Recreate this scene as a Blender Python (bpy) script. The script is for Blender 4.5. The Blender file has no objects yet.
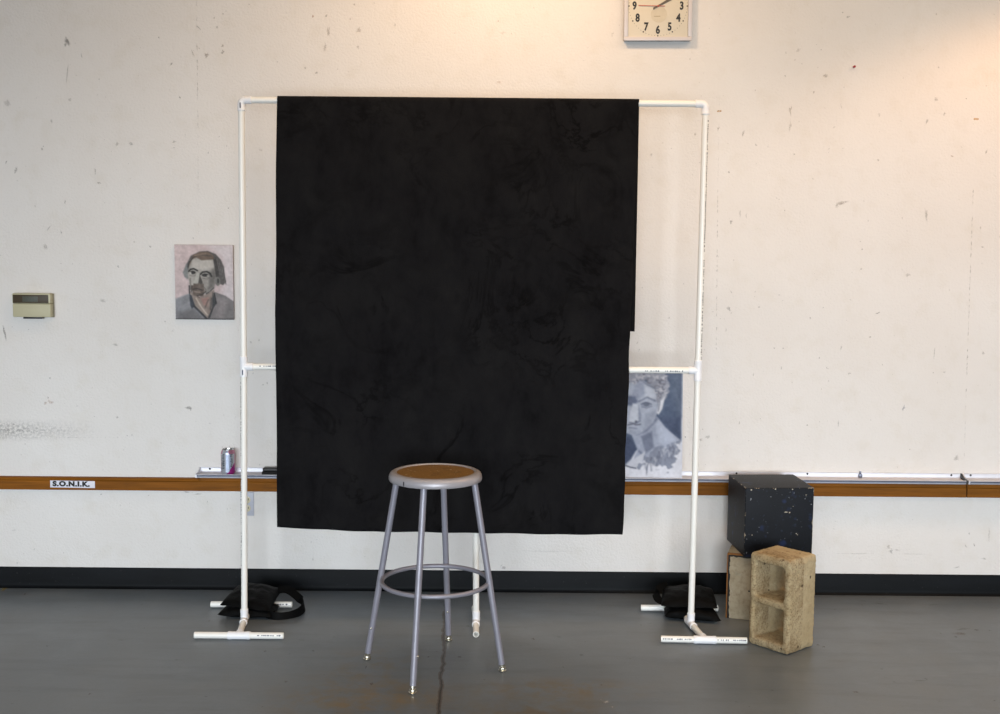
import bpy, bmesh, math, random
import numpy as np
from mathutils import Vector, Matrix, noise
random.seed(4)
S = bpy.context.scene
C = S.collection
PI = math.pi

# ------------------------------------------------------------------ camera
cam_d = bpy.data.cameras.new('camera')
cam = bpy.data.objects.new('camera', cam_d); C.objects.link(cam)
F_PX = 1170.0
cam_d.sensor_fit = 'HORIZONTAL'; cam_d.sensor_width = 36.0
cam_d.lens = F_PX / 1000 * 36.0
cam_d.shift_x = -0.0012
PITCH, ROLL = math.radians(5.75), 0.0085
fw = Vector((0, math.cos(PITCH), -math.sin(PITCH)))
r0 = Vector((1, 0, 0)); u0 = r0.cross(fw)
rr = math.cos(ROLL) * r0 + math.sin(ROLL) * u0
uu = -math.sin(ROLL) * r0 + math.cos(ROLL) * u0
cam.matrix_world = Matrix(((rr.x, uu.x, -fw.x, 0), (rr.y, uu.y, -fw.y, -5.37), (rr.z, uu.z, -fw.z, 1.65), (0, 0, 0, 1)))
S.camera = cam

# ------------------------------------------------------------------ world, lights, exposure
w = bpy.data.worlds.new('world'); S.world = w; w.use_nodes = True
bg = w.node_tree.nodes['Background']
bg.inputs[0].default_value = (0.80, 0.90, 1.0, 1)
bg.inputs[1].default_value = 0.18
S.view_settings.view_transform = 'Standard'
S.view_settings.look = 'None'
S.view_settings.exposure = -0.17
S.view_settings.gamma = 1.0
S.view_settings.use_curve_mapping = False

def light(name, kind, loc, target, power, col, **kw):
    d = bpy.data.lights.new(name, kind)
    d.energy = power; d.color = col
    for k, v in kw.items(): setattr(d, k, v)
    o = bpy.data.objects.new(name, d); C.objects.link(o)
    o.location = loc
    o.rotation_euler = (Vector(target) - Vector(loc)).to_track_quat('-Z', 'Y').to_euler()
    return o
# daylight from the windows behind the camera
for wx in (-3.2, 0.1, 3.4):
    light('window_daylight', 'AREA', (wx, -7.6, 1.35), (wx * 0.92, 0, 0.22), 37, (0.85, 0.93, 1.0), shape='RECTANGLE', size=2.3, size_y=1.5, spread=math.radians(60))
# warm ceiling wall-washers above the frame and past the right end of the wall
light('ceiling_spot', 'SPOT', (0.02, -1.0, 3.25), (0.02, 0.0, 2.60), 48, (1.0, 0.67, 0.40), spot_size=math.radians(128), spot_blend=1.0, shadow_soft_size=0.10)
light('ceiling_spot', 'SPOT', (2.66, -1.0, 3.25), (2.60, -1.0, 0), 64, (1.0, 0.56, 0.28), spot_size=math.radians(131), spot_blend=0.35, shadow_soft_size=0.06)
# added warm wash that tints the upper wall, not a known fixture
light('added_warm_wash', 'AREA', (0.9, -1.3, 3.5), (0.9, -0.9, 0), 30, (1.0, 0.66, 0.34), shape='RECTANGLE', size=5.4, size_y=0.25)
# overhead room lamp
light('ceiling_lamp', 'AREA', (1.0, -3.1, 3.5), (0.6, -2.4, 0), 44, (1.0, 0.76, 0.52), shape='RECTANGLE', size=4.6, size_y=0.8)

# ------------------------------------------------------------------ helpers
def srgb(r, g, b, a=1.0):
    f = lambda c: c / 12.92 if c <= 0.04045 else ((c + 0.055) / 1.055) ** 2.4
    return (f(r / 255), f(g / 255), f(b / 255), a)

class NT:
    """tiny node-tree helper"""
    def __init__(self, name):
        self.m = bpy.data.materials.new(name); self.m.use_nodes = True
        self.t = self.m.node_tree; self.n = self.t.nodes; self.l = self.t.links
        self.b = self.n['Principled BSDF']; self.out = self.n['Material Output']
        self._co = None
    def co(self, kind='Object'):
        if self._co is None: self._co = self.n.new('ShaderNodeTexCoord')
        return self._co.outputs[kind]
    def set(self, **kw):
        for k, v in kw.items():
            k = k.replace('_', ' ')
            if k in self.b.inputs:
                if isinstance(v, bpy.types.NodeSocket): self.l.new(v, self.b.inputs[k])
                else: self.b.inputs[k].default_value = v
        return self
    def link(self, a, sock):
        if isinstance(a, bpy.types.NodeSocket): self.l.new(a, sock)
        else: sock.default_value = a
    def noise(self, scale, detail=4, rough=0.55, co=None, dist=0.0, vscale=None):
        n = self.n.new('ShaderNodeTexNoise'); n.inputs['Scale'].default_value = scale
        n.inputs['Detail'].default_value = detail; n.inputs['Roughness'].default_value = rough
        n.inputs['Distortion'].default_value = dist
        c = co or self.co()
        if vscale:
            mp = self.n.new('ShaderNodeMapping'); mp.inputs['Scale'].default_value = vscale
            self.l.new(c, mp.inputs[0]); c = mp.outputs[0]
        self.l.new(c, n.inputs['Vector']); return n.outputs[0]
    def voro(self, scale, feature='F1', out=0, rand=1.0):
        n = self.n.new('ShaderNodeTexVoronoi'); n.feature = feature
        n.inputs['Scale'].default_value = scale; n.inputs['Randomness'].default_value = rand
        self.l.new(self.co(), n.inputs['Vector']); return n.outputs[out]
    def ramp(self, fac, stops, interp='LINEAR'):
        n = self.n.new('ShaderNodeValToRGB'); e = n.color_ramp.elements; n.color_ramp.interpolation = interp
        while len(e) < len(stops): e.new(0.5)
        for el, (p, c) in zip(e, stops):
            el.position = p; el.color = c if len(c) == 4 else (*c, 1)
        self.l.new(fac, n.inputs[0]); return n.outputs[0]
    def g(self, fac, a, b):      # grey ramp a..b -> 0..1
        return self.ramp(fac, [(a, (0, 0, 0, 1)), (b, (1, 1, 1, 1))]) if a < b else self.ramp(fac, [(b, (1, 1, 1, 1)), (a, (0, 0, 0, 1))])
    def math(self, op, a, b=None):
        n = self.n.new('ShaderNodeMath'); n.operation = op
        self.link(a, n.inputs[0])
        if b is not None: self.link(b, n.inputs[1])
        return n.outputs[0]
    def mix(self, fac, a, b, blend='MIX'):
        n = self.n.new('ShaderNodeMix'); n.data_type = 'RGBA'; n.blend_type = blend
        self.link(fac, n.inputs[0]); self.link(a, n.inputs[6]); self.link(b, n.inputs[7])
        return n.outputs[2]
    def sep(self, v=None):
        n = self.n.new('ShaderNodeSeparateXYZ'); self.l.new(v or self.co(), n.inputs[0]); return n.outputs
    def attr(self, name):
        n = self.n.new('ShaderNodeAttribute'); n.attribute_name = name; return n
    def bump(self, h, strength=0.3, dist=0.01, prev=None):
        n = self.n.new('ShaderNodeBump'); n.inputs['Strength'].default_value = strength; n.inputs['Distance'].default_value = dist
        self.l.new(h, n.inputs['Height'])
        if prev: self.l.new(prev, n.inputs['Normal'])
        self.l.new(n.outputs[0], self.b.inputs['Normal']); return n.outputs[0]

def simple(name, col, rough=0.5, metal=0.0, var=0.06, scale=30, spec=0.5, bump=0.0, bscale=200):
    t = NT(name)
    n = t.noise(scale, 5)
    lo = tuple(c * (1 - var) for c in col[:3]) + (1,); hi = tuple(min(1, c * (1 + var)) for c in col[:3]) + (1,)
    t.set(Base_Color=t.ramp(n, [(0.3, lo), (0.7, hi)]), Roughness=rough, Metallic=metal, Specular_IOR_Level=spec)
    if bump: t.bump(t.noise(bscale, 3), bump, 0.002)
    return t.m

def obj(name, bm, mats, parent=None, smooth=True, angle=35, loc=None):
    me = bpy.data.meshes.new(name)
    bmesh.ops.recalc_face_normals(bm, faces=bm.faces)
    bm.to_mesh(me); bm.free()
    return link(name, me, mats, parent, smooth, angle, loc)

def link(name, me, mats, parent=None, smooth=True, angle=35, loc=None):
    for m in (mats if isinstance(mats, (list, tuple)) else [mats]): me.materials.append(m)
    if smooth:
        me.polygons.foreach_set('use_smooth', [True] * len(me.polygons))
        me.set_sharp_from_angle(angle=math.radians(angle))
    o = bpy.data.objects.new(name, me); C.objects.link(o)
    if parent: o.parent = parent
    if loc: o.location = loc
    return o

def thing(name, label, cat, loc=(0, 0, 0), rotz=0, group=None):
    o = bpy.data.objects.new(name, None); C.objects.link(o)
    o.empty_display_size = 0.1
    o.location = loc; o.rotation_euler = (0, 0, rotz)
    return tag(o, label, cat, group)

def tag(o, label, cat, group=None):
    o['label'] = label; o['category'] = cat
    if group: o['group'] = group
    return o

def struct(o):
    o['kind'] = 'structure'; return o

def dup(root, loc, label=None, group=None):
    r = root.copy(); C.objects.link(r); r.location = loc
    if label: r['label'] = label
    if group: r['group'] = group
    for ch in list(root.children):
        c = ch.copy(); C.objects.link(c); c.parent = r
        for g in ch.children:
            d = g.copy(); C.objects.link(d); d.parent = c
    return r

def box(bm, lo, hi, bev=0.0, seg=2, mat=0, M=None):
    lo, hi = Vector(lo), Vector(hi)
    r = bmesh.ops.create_cube(bm, size=1.0)
    vs = r['verts']
    for v in vs:
        v.co = Vector((lo[i] + (v.co[i] + 0.5) * (hi[i] - lo[i]) for i in range(3)))
    fs = set(f for v in vs for f in v.link_faces)
    for f in fs: f.material_index = mat
    if bev:
        es = set(e for v in vs for e in v.link_edges)
        rb = bmesh.ops.bevel(bm, geom=list(es), offset=bev, segments=seg, profile=0.6, affect='EDGES')
        for f in rb['faces']: f.material_index = mat
        vs = list(set(v for f in rb['faces'] for v in f.verts) | set(v for v in vs if v.is_valid))
    if M is not None:
        for v in vs: v.co = M @ v.co
    return vs

def axis_mat(p0, p1):
    z = (p1 - p0).normalized(); q = z.to_track_quat('Z', 'Y')
    return Matrix.Translation(p0) @ q.to_matrix().to_4x4()

def lathe(bm, prof, M=Matrix(), n=32, mat=0, close=False):
    """prof: (r, z) points; r == 0 makes a pole"""
    rings = []
    for r, z in prof:
        if r < 1e-7: rings.append([bm.verts.new(M @ Vector((0, 0, z)))])
        else: rings.append([bm.verts.new(M @ Vector((r * math.cos(2 * PI * k / n), r * math.sin(2 * PI * k / n), z))) for k in range(n)])
    pairs = list(zip(rings[:-1], rings[1:]))
    if close: pairs.append((rings[-1], rings[0]))
    fs = []
    for a, b in pairs:
        for k in range(n):
            k2 = (k + 1) % n
            if len(a) == 1 and len(b) == 1: continue
            if len(a) == 1: fs.append(bm.faces.new((a[0], b[k], b[k2])))
            elif len(b) == 1: fs.append(bm.faces.new((a[k], a[k2], b[0])))
            else: fs.append(bm.faces.new((a[k], a[k2], b[k2], b[k])))
    for f in fs: f.material_index = mat
    return fs

def pipe(bm, p0, p1, ro, ri=None, n=20, mat=0):
    """hollow pipe with annular ends and a blind bore"""
    p0, p1 = Vector(p0), Vector(p1); L = (p1 - p0).length; M = axis_mat(p0, p1)
    ri = ri or ro * 0.78; d = min(0.08, L * 0.4); c = ro * 0.06
    lathe(bm, [(0, d), (ri, d), (ri, 0), (ro - c, 0), (ro, c), (ro, L - c), (ro - c, L), (ri, L), (ri, L - d), (0, L - d)], M, n, mat)

def rod(bm, p0, p1, r0, r1=None, n=20, mat=0):
    p0, p1 = Vector(p0), Vector(p1); L = (p1 - p0).length; r1 = r1 or r0
    lathe(bm, [(0, 0), (r0, 0), (r1, L), (0, L)], axis_mat(p0, p1), n, mat)

def sweep(bm, pts, r, n=14, closed=False, mat=0):
    pts = [Vector(p) for p in pts]; N = len(pts); rings = []
    up = Vector((0, 0, 1))
    prev = None
    for i, p in enumerate(pts):
        if closed: t = (pts[(i + 1) % N] - pts[i - 1]).normalized()
        else: t = (pts[min(i + 1, N - 1)] - pts[max(i - 1, 0)]).normalized()
        if prev is None:
            a = t.orthogonal().normalized() if abs(t.z) > 0.9 else t.cross(up).normalized()
        else:
            a = (prev - t * prev.dot(t)).normalized()
        prev = a; b = t.cross(a)
        rings.append([bm.verts.new(p + r * (math.cos(2 * PI * k / n) * a + math.sin(2 * PI * k / n) * b)) for k in range(n)])
    for i in range(N if closed else N - 1):
        A, B = rings[i], rings[(i + 1) % N]
        for k in range(n): bm.faces.new((A[k], A[(k + 1) % n], B[(k + 1) % n], B[k])).material_index = mat
    if not closed:
        bm.faces.new(rings[0][::-1]).material_index = mat; bm.faces.new(rings[-1]).material_index = mat

def text_mesh(body, size, bold=0.0, space=1.0, align='CENTER', extrude=0.0003):
    cu = bpy.data.curves.new('lettering', 'FONT')
    cu.body = body; cu.size = size; cu.offset = bold; cu.space_character = space
    cu.align_x = align; cu.align_y = 'CENTER'; cu.extrude = extrude; cu.resolution_u = 4
    o = bpy.data.objects.new('lettering', cu); C.objects.link(o)
    dg = bpy.context.evaluated_depsgraph_get()
    me = bpy.data.meshes.new_from_object(o.evaluated_get(dg))
    bpy.data.objects.remove(o); bpy.data.curves.remove(cu)
    return me

WALL_M = Matrix(((1, 0, 0, 0), (0, 0, -1, 0), (0, 1, 0, 0), (0, 0, 0, 1)))   # local xy -> wall xz, local z -> towards the room

# ------------------------------------------------------------------ stains: soft irregular blobs laid on a surface
STAIN = {'k': (48, 44, 42), 'b': (120, 92, 66), 'o': (190, 120, 60), 'r': (130, 30, 25), 'g': (120, 112, 104), 't': (205, 165, 110),
         'u': (90, 100, 135), 'w': (215, 215, 212), 'y': (190, 165, 50)}
def stain_blobs(bm, rows, place, lay):
    for x, y, a_mm, b_mm, ang, key, al in rows:
        col = srgb(*STAIN[key])[:3]
        n = 16; ca, sa = math.cos(math.radians(ang)), math.sin(math.radians(ang))
        tape = key == 't'
        ph = random.uniform(0, 9)
        rad = [1.0 if tape else 0.65 + 0.7 * noise.noise((math.cos(2 * PI * k / n) * 1.3 + ph, math.sin(2 * PI * k / n) * 1.3, ph)) + random.uniform(-0.12, 0.22) for k in range(n)]
        rings = []
        for f, alpha in (((0.97, 1), (1.0, 1)) if tape else ((0.55, al), (1.15, 0.0))):
            ring = []
            for k in range(n):
                t = 2 * PI * k / n
                c, s = math.cos(t), math.sin(t)
                if tape: c = math.copysign(abs(c) ** 0.3, c); s = math.copysign(abs(s) ** 0.3, s)
                u, v = c * a_mm / 2000 * rad[k] * f, s * b_mm / 2000 * rad[k] * f
                vv = bm.verts.new(place(x + u * ca - v * sa, y + u * sa + v * ca)); vv[lay] = (*col, alpha * (1.0 if tape else 0.72)); ring.append(vv)
            rings.append(ring)
        cv = bm.verts.new(place(x, y)); cv[lay] = (*col, al * (1.0 if tape else 0.72))
        for k in range(n):
            k2 = (k + 1) % n
            bm.faces.new((cv, rings[0][k], rings[0][k2])).material_index = 1
            bm.faces.new((rings[0][k], rings[1][k], rings[1][k2], rings[0][k2])).material_index = 1

def parse(s):
    out = []
    for r in s.split(';'):
        x, y, a, b, g, c, al = r.split(); out.append((float(x), float(y), float(a), float(b), float(g), c, float(al)))
    return out

def stain_mat(name, rough):
    t = NT(name)
    a = t.attr('stain')
    brk = t.g(t.noise(260, 3), 0.36, 0.56)
    t.set(Base_Color=a.outputs['Color'], Roughness=rough, Alpha=t.math('MULTIPLY', a.outputs['Alpha'], brk))
    return t.m

WALL_MARKS = "-1.962 2.519 22.5 49.4 20 k 0.70;-1.971 2.502 13.5 22.5 0 k 0.60;-1.900 2.458 7.2 27.0 15 k 0.60;-1.369 2.583 9.0 31.4 40 k 0.55;-1.398 2.471 9.0 36.0 25 b 0.60;-1.336 2.463 27.0 27.0 -30 b 0.65;-1.264 2.504 22.5 13.5 30 b 0.60;-1.264 2.477 18.0 22.5 0 g 0.70;-1.287 2.586 13.5 17.9 0 g 0.60;-1.259 2.644 9.0 9.0 0 k 0.60;-1.300 2.626 13.5 9.0 30 g 0.60;-1.495 2.422 9.0 27.0 -35 b 0.70;-1.461 2.276 10.8 18.1 20 k 0.75;-1.490 2.076 22.7 13.6 0 b 0.55;-2.042 2.165 13.6 22.6 20 k 0.50;-1.956 2.259 18.1 18.1 0 g 0.50;-2.242 2.243 36.1 40.7 0 g 0.45;-2.212 1.944 18.2 31.8 -20 g 0.60;-2.089 2.039 13.6 18.1 0 g 0.60;-1.966 2.374 9.0 81.1 -8 g 0.50;-1.834 1.889 22.7 10.9 -20 b 0.65;-1.685 2.065 27.2 18.1 0 g 0.50;-1.748 2.064 18.1 27.2 -30 g 0.50;-1.336 2.028 9.1 13.6 0 b 0.50;-2.254 1.980 9.1 22.7 -20 g 0.60;-1.851 1.942 9.1 45.4 0 g 0.50;-1.991 1.802 7.3 27.3 0 b 0.70;-1.249 1.781 7.3 13.7 -20 k 0.70;-2.089 1.599 22.9 41.2 15 g 0.50;-2.068 1.683 45.7 9.1 50 g 0.40;-2.014 1.666 13.7 22.8 0 g 0.60;-1.681 1.623 9.1 9.1 0 b 0.60;-1.609 1.603 27.4 9.1 -30 g 0.70;-1.757 1.511 9.2 13.7 0 g 0.60;-1.411 1.643 9.1 9.1 0 k 0.70;-1.830 1.352 41.3 18.4 0 g 0.40;-1.547 1.260 9.2 9.2 0 r 0.80;-2.085 0.994 11.1 13.9 0 k 0.70;-1.512 1.217 6.9 9.2 0 k 0.50;-2.289 1.205 13.8 69.1 8 g 0.80;-1.777 1.150 36.9 13.8 0 g 0.40;-2.096 0.901 12.0 13.9 0 r 0.95;-2.087 0.882 41.7 23.2 -10 o 0.55;-2.111 0.877 13.9 23.2 -30 o 0.50;-1.448 0.859 41.7 18.5 -10 g 0.70;-1.439 0.855 13.9 13.9 0 k 0.60;-1.779 0.814 13.9 13.9 0 g 0.50;-1.734 0.728 9.3 7.4 0 k 0.70;-1.711 0.730 9.3 7.4 0 k 0.70;-2.258 0.777 9.3 9.3 0 b 0.80;-1.963 0.864 9.3 9.3 0 g 0.60;-1.348 0.788 9.3 9.3 0 g 0.60;-2.210 0.684 9.3 9.3 0 b 0.60;-0.856 2.638 17.9 17.9 0 o 0.85;-0.789 2.569 22.4 53.9 -8 b 0.55;-0.803 2.503 18.0 44.9 -12 b 0.45;-0.650 2.578 26.9 31.4 -30 b 0.50;-0.654 2.504 18.0 22.5 0 b 0.40;-0.844 2.388 22.5 11.7 10 k 0.70;-0.893 2.409 18.0 13.5 0 g 0.60;-0.672 2.690 13.4 9.0 0 b 0.70;-0.797 2.639 13.4 13.4 40 g 0.60;-0.690 2.626 9.0 9.0 0 b 0.60;-0.488 2.602 10.8 17.9 0 b 0.60;-0.026 2.623 9.0 9.0 0 b 0.80;-0.020 2.355 22.5 13.5 0 o 0.40;0.486 2.570 17.9 31.4 -20 b 0.30;-0.003 2.571 22.4 18.0 0 b 0.25;1.542 2.654 17.9 13.4 0 k 0.60;1.448 2.393 31.5 18.0 25 b 0.50;1.401 2.322 9.0 18.0 -30 b 0.50;1.296 2.241 22.6 63.2 0 b 0.50;1.298 2.170 13.6 63.3 0 b 0.35;0.975 2.234 20.3 7.7 3 t 1.00;2.137 2.208 22.6 8.1 0 t 1.00;0.973 2.154 13.6 22.6 -20 b 0.60;1.086 2.137 13.6 27.1 -15 b 0.60;0.869 2.131 11.8 22.6 -10 b 0.60;1.546 1.827 54.6 22.8 8 b 0.55;1.524 1.813 22.8 18.2 30 b 0.50;1.043 1.737 18.2 27.3 -20 g 0.70;1.083 1.778 9.1 45.5 0 g 0.45;1.111 1.765 9.1 22.8 0 g 0.40;1.931 1.776 13.7 82.0 12 g 0.45;1.323 2.507 27.0 18.0 20 b 0.35;1.269 2.493 18.0 13.5 0 b 0.35;1.952 2.296 22.5 22.5 -30 g 0.50;2.088 2.299 9.0 9.0 0 k 0.70;1.916 2.198 13.6 36.1 -8 g 0.50;1.992 2.230 13.5 22.6 0 b 0.50;1.268 2.392 9.0 9.0 0 k 0.60;1.309 2.463 9.0 9.0 0 b 0.60;1.135 2.329 9.0 9.0 0 b 0.60;1.426 2.508 9.0 9.0 0 b 0.60;1.935 2.670 9.0 9.0 0 b 0.60;1.957 2.437 9.0 13.5 0 b 0.60;2.035 2.042 18.1 9.1 -20 o 0.60;2.190 2.062 10.9 27.2 -20 b 0.60;1.027 1.962 10.9 13.6 0 g 0.70;1.147 2.084 18.1 13.6 -30 g 0.50;1.525 2.261 9.0 31.6 10 g 0.40;1.497 2.167 22.6 9.0 30 g 0.40;1.698 2.223 13.5 27.1 0 g 0.30;1.702 2.022 13.6 13.6 0 g 0.50;1.668 1.747 9.1 9.1 0 b 0.50;1.822 1.761 9.1 9.1 0 b 0.50;2.180 1.719 9.1 13.7 0 b 0.60;1.045 1.340 18.4 27.6 20 k 0.65;1.036 1.344 13.8 13.8 0 k 0.60;1.055 1.321 11.0 9.2 0 k 0.60;1.419 1.302 11.9 11.0 0 k 0.75;1.645 1.619 10.0 10.0 0 k 0.75;1.698 1.216 11.0 10.1 0 b 0.90;1.644 1.528 9.2 9.2 0 g 0.70;1.183 1.350 11.9 10.1 0 g 0.70;1.162 1.419 9.2 9.2 0 g 0.60;1.052 1.418 9.2 18.3 20 g 0.50;1.728 1.327 32.2 9.2 30 g 0.70;1.293 1.069 9.2 13.8 0 k 0.60;1.165 1.036 9.2 18.5 -20 k 0.60;1.505 1.071 27.7 9.2 -30 g 0.70;1.467 1.117 9.2 9.2 0 g 0.60;1.866 0.888 13.9 32.4 -10 u 0.70;1.861 1.503 36.6 22.9 0 b 0.40;1.996 1.145 7.4 55.3 -3 g 0.40;1.608 1.046 23.1 9.2 30 g 0.60;0.964 0.744 41.8 23.2 35 g 0.50;0.932 0.730 23.2 18.6 0 g 0.40;2.123 0.653 37.2 27.9 20 g 0.40;1.422 0.804 11.1 9.3 0 b 0.70;2.222 1.147 23.0 18.4 30 g 0.50;1.107 0.811 13.9 18.6 0 g 0.40;1.566 0.810 9.3 37.1 -5 u 0.40;2.046 1.057 18.5 9.2 0 g 0.50;2.193 1.633 18.3 9.1 0 b 0.60;1.273 1.406 9.2 9.2 0 g 0.60;1.258 1.162 9.2 9.2 0 g 0.60;1.566 1.164 9.2 27.6 0 g 0.40;1.034 1.243 9.2 27.6 0 g 0.40;0.672 2.035 13.6 22.7 0 b 0.40;0.626 1.179 9.2 13.8 0 b 0.60;0.636 1.147 9.2 18.4 -30 b 0.60;0.771 1.296 13.8 13.8 0 g 0.40;0.858 0.743 9.3 12.1 0 u 0.80;1.837 0.210 23.4 28.1 0 k 0.50;1.822 0.230 18.7 23.4 30 g 0.50;1.865 0.216 65.6 5.6 0 g 0.50;1.650 0.197 281.4 4.7 0 g 0.35;1.955 0.197 187.6 4.7 0 g 0.30;2.185 0.237 9.4 18.7 25 g 0.70;2.224 0.243 9.4 18.7 25 g 0.70;2.275 0.178 37.5 11.3 0 g 0.50;2.150 0.136 37.6 14.1 20 g 0.40;2.198 0.297 9.4 9.4 0 g 0.60;2.292 0.291 9.4 93.6 3 g 0.30;-2.265 0.117 9.4 11.3 0 k 0.80;-2.304 0.093 32.9 9.4 0 b 0.40;-2.183 0.185 9.4 9.4 0 g 0.50;-2.274 0.275 37.5 9.4 10 g 0.30;-1.862 0.450 9.3 11.2 0 k 0.70;-1.465 0.463 28.0 9.3 -10 k 0.60;-1.405 0.454 46.7 6.5 0 g 0.50;0.195 0.196 422.2 4.7 0 g 0.30;-0.883 0.230 9.4 9.4 0 g 0.50;-0.875 0.144 9.4 18.8 0 g 0.50;-1.275 0.384 9.4 9.4 0 g 0.40;-0.086 0.141 140.9 4.7 0 g 0.20;0.023 0.113 32.9 16.0 -10 k 0.50;0.008 0.123 6.6 23.5 -30 k 0.50;-1.048 2.266 13.5 9.0 0 g 0.40;-1.096 2.043 27.2 13.6 0 b 0.30;-1.100 0.970 9.3 9.3 0 k 0.60;-1.081 0.979 11.1 11.1 0 k 0.60;-1.153 1.169 11.1 13.8 0 k 0.60;-1.116 1.178 13.8 11.1 0 k 0.60;-1.145 1.025 13.9 11.1 0 b 0.40;-2.170 1.345 9.2 9.2 0 g 0.30"
FLOOR_MARKS = "-0.792 -1.150 26.0 19.7 0 b 0.70;-1.480 -1.281 10.8 18.5 0 r 0.90;-0.936 -0.824 16.0 22.7 0 k 0.60;-0.744 -0.819 16.0 22.8 20 k 0.60;-1.823 -0.788 16.0 23.1 0 k 0.60;-2.190 -0.102 13.7 30.2 0 r 0.70;0.387 -1.314 28.8 27.4 -20 w 0.90;0.405 -1.359 10.7 26.8 0 w 0.90;0.371 -1.296 10.8 18.4 0 w 0.80;1.995 -0.483 86.8 26.1 15 k 0.40;1.961 -0.547 94.3 38.2 -10 b 0.50;2.047 -0.494 34.7 26.0 20 k 0.60;1.925 -0.586 17.0 25.1 0 k 0.70;1.600 -1.086 83.9 16.2 3 k 0.50;1.626 -1.065 19.2 20.5 40 k 0.60;1.493 -1.099 15.2 16.1 0 k 0.60;1.316 -1.201 33.4 28.9 0 b 0.60;1.314 -0.699 20.7 23.9 20 b 0.80;1.332 -0.722 20.6 23.7 -20 b 0.80;-0.279 -0.876 11.9 16.7 0 k 0.80;-0.156 -0.873 19.8 16.7 0 k 0.80;-0.126 -0.960 11.7 21.4 0 w 0.70;-0.473 -1.163 18.5 29.4 0 b 0.70;-0.512 -0.990 9.3 31.7 0 u 0.80;0.330 -0.839 20.0 22.6 0 k 0.60;0.143 -0.655 16.6 24.4 0 b 0.60;0.251 -0.972 7.8 21.3 0 k 0.50;0.252 -0.628 25.1 24.6 0 k 0.30;-1.250 -0.462 10.3 26.3 0 r 0.70;0.383 -1.153 14.9 19.7 0 k 0.50;1.075 -0.205 13.7 23.3 0 k 0.50;0.613 -0.466 8.7 21.0 0 k 0.60;-2.319 -0.028 46.3 77.6 0 y 0.90;0.033 -0.024 9.4 46.6 0 w 0.50;0.196 -0.066 9.3 24.5 0 w 0.60;0.095 0.057 9.5 32.0 0 w 0.60;-1.262 -0.932 23.3 16.3 30 k 0.30;-1.550 -0.710 57.0 16.7 15 k 0.25;-0.814 -0.691 41.0 18.0 0 k 0.30;1.752 -0.143 55.5 22.3 -35 k 0.40;1.683 -0.100 65.3 18.1 -10 k 0.30;1.979 -0.151 64.8 17.8 12 k 0.30"

# ------------------------------------------------------------------ room
def wall_material():
    t = NT('painted_block_wall')
    big = t.noise(1.3, 4); mid = t.noise(9, 5, 0.6); fine = t.noise(55, 3)
    c = t.ramp(big, [(0.3, srgb(225, 220, 215)), (0.7, srgb(231, 228, 225))])
    c = t.mix(t.math('MULTIPLY', t.g(mid, 0.52, 0.75), 0.30), c, srgb(212, 204, 190))
    # fine dark flecks of grime
    fl = t.math('MULTIPLY', t.g(t.noise(70, 2), 0.70, 0.78), t.g(t.noise(4, 3), 0.42, 0.62))
    c = t.mix(t.math('MULTIPLY', fl, 0.42), c, srgb(120, 108, 96))
    # grey rubbed smear along the lower left
    xyz = t.sep()
    ex = t.g(xyz[0], 0, 1)
    fx = t.n.new('ShaderNodeMapRange'); t.l.new(xyz[0], fx.inputs[0])
    fx.inputs[1].default_value = -1.85; fx.inputs[2].default_value = -2.35; fx.inputs[3].default_value = 0; fx.inputs[4].default_value = 1
    dz = t.math('ABSOLUTE', t.math('SUBTRACT', xyz[2], 0.748))
    fz = t.n.new('ShaderNodeMapRange'); t.l.new(dz, fz.inputs[0])
    fz.inputs[1].default_value = 0.055; fz.inputs[2].default_value = 0.0; fz.inputs[3].default_value = 0; fz.inputs[4].default_value = 1
    sm = t.math('MULTIPLY', t.math('MULTIPLY', fx.outputs[0], fz.outputs[0]), t.g(t.noise(85, 4, 0.7), 0.42, 0.60))
    c = t.mix(t.math('MULTIPLY', sm, 0.8), c, srgb(95, 93, 92))
    t.set(Base_Color=c, Roughness=0.55, Specular_IOR_Level=0.35)
    h = t.math('ADD', t.math('MULTIPLY', t.noise(95, 3, 0.6), 1.3), t.math('MULTIPLY', t.noise(16, 4), 0.8))
    t.bump(h, 0.42, 0.0048)
    return t.m

bm = bmesh.new(); lay = bm.verts.layers.float_color.new('stain')
vs = [bm.verts.new(p) for p in ((-6, 0, 0), (6, 0, 0), (6, 0, 3.65), (-6, 0, 3.65))]
bm.faces.new(vs)
rows = parse(WALL_MARKS)
def dashes(x0, z0, x1, z1, step, al, wid, key='g'):
    L = math.hypot(x1 - x0, z1 - z0); n = int(L / step)
    for k in range(n):
        if random.random() < 0.22: continue
        f = (k + random.random() * 0.3) / n
        rows.append((x0 + (x1 - x0) * f, z0 + (z1 - z0) * f, wid, step * 1000 * random.uniform(0.7, 1.3), 0, key, al * random.uniform(0.6, 1.2)))
dashes(-1.377, 2.69, -1.381, 2.13, 0.03, 0.40, 8)
dashes(-1.381, 2.13, -1.388, 1.62, 0.03, 0.22, 6)
dashes(0.978, 1.90, 0.991, 1.14, 0.022, 0.55, 6)
dashes(0.974, 2.3, 0.978, 1.90, 0.03, 0.15, 6)
dashes(2.139, 1.89, 2.152, 0.95, 0.026, 0.60, 6, 'b')
dashes(2.152, 0.95, 2.158, 0.65, 0.03, 0.25, 6)
dashes(-2.34, 0.711, -1.70, 0.722, 0.035, 0.0, 5)
for k in range(34):
    rows.append((-2.33 + k * 0.019, 0.711 + k * 0.0003, random.uniform(8, 26), random.uniform(3, 6), 0, 'g', random.uniform(0.2, 0.6) * (1 - k / 50)))
for k in range(520):     # pinholes and tiny specks
    rows.append((random.uniform(-2.6, 2.6), random.uniform(0.15, 2.75), random.uniform(3, 8), random.uniform(3, 10), random.uniform(0, 90), random.choice('ggbk'), random.uniform(0.3, 0.75)))
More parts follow.
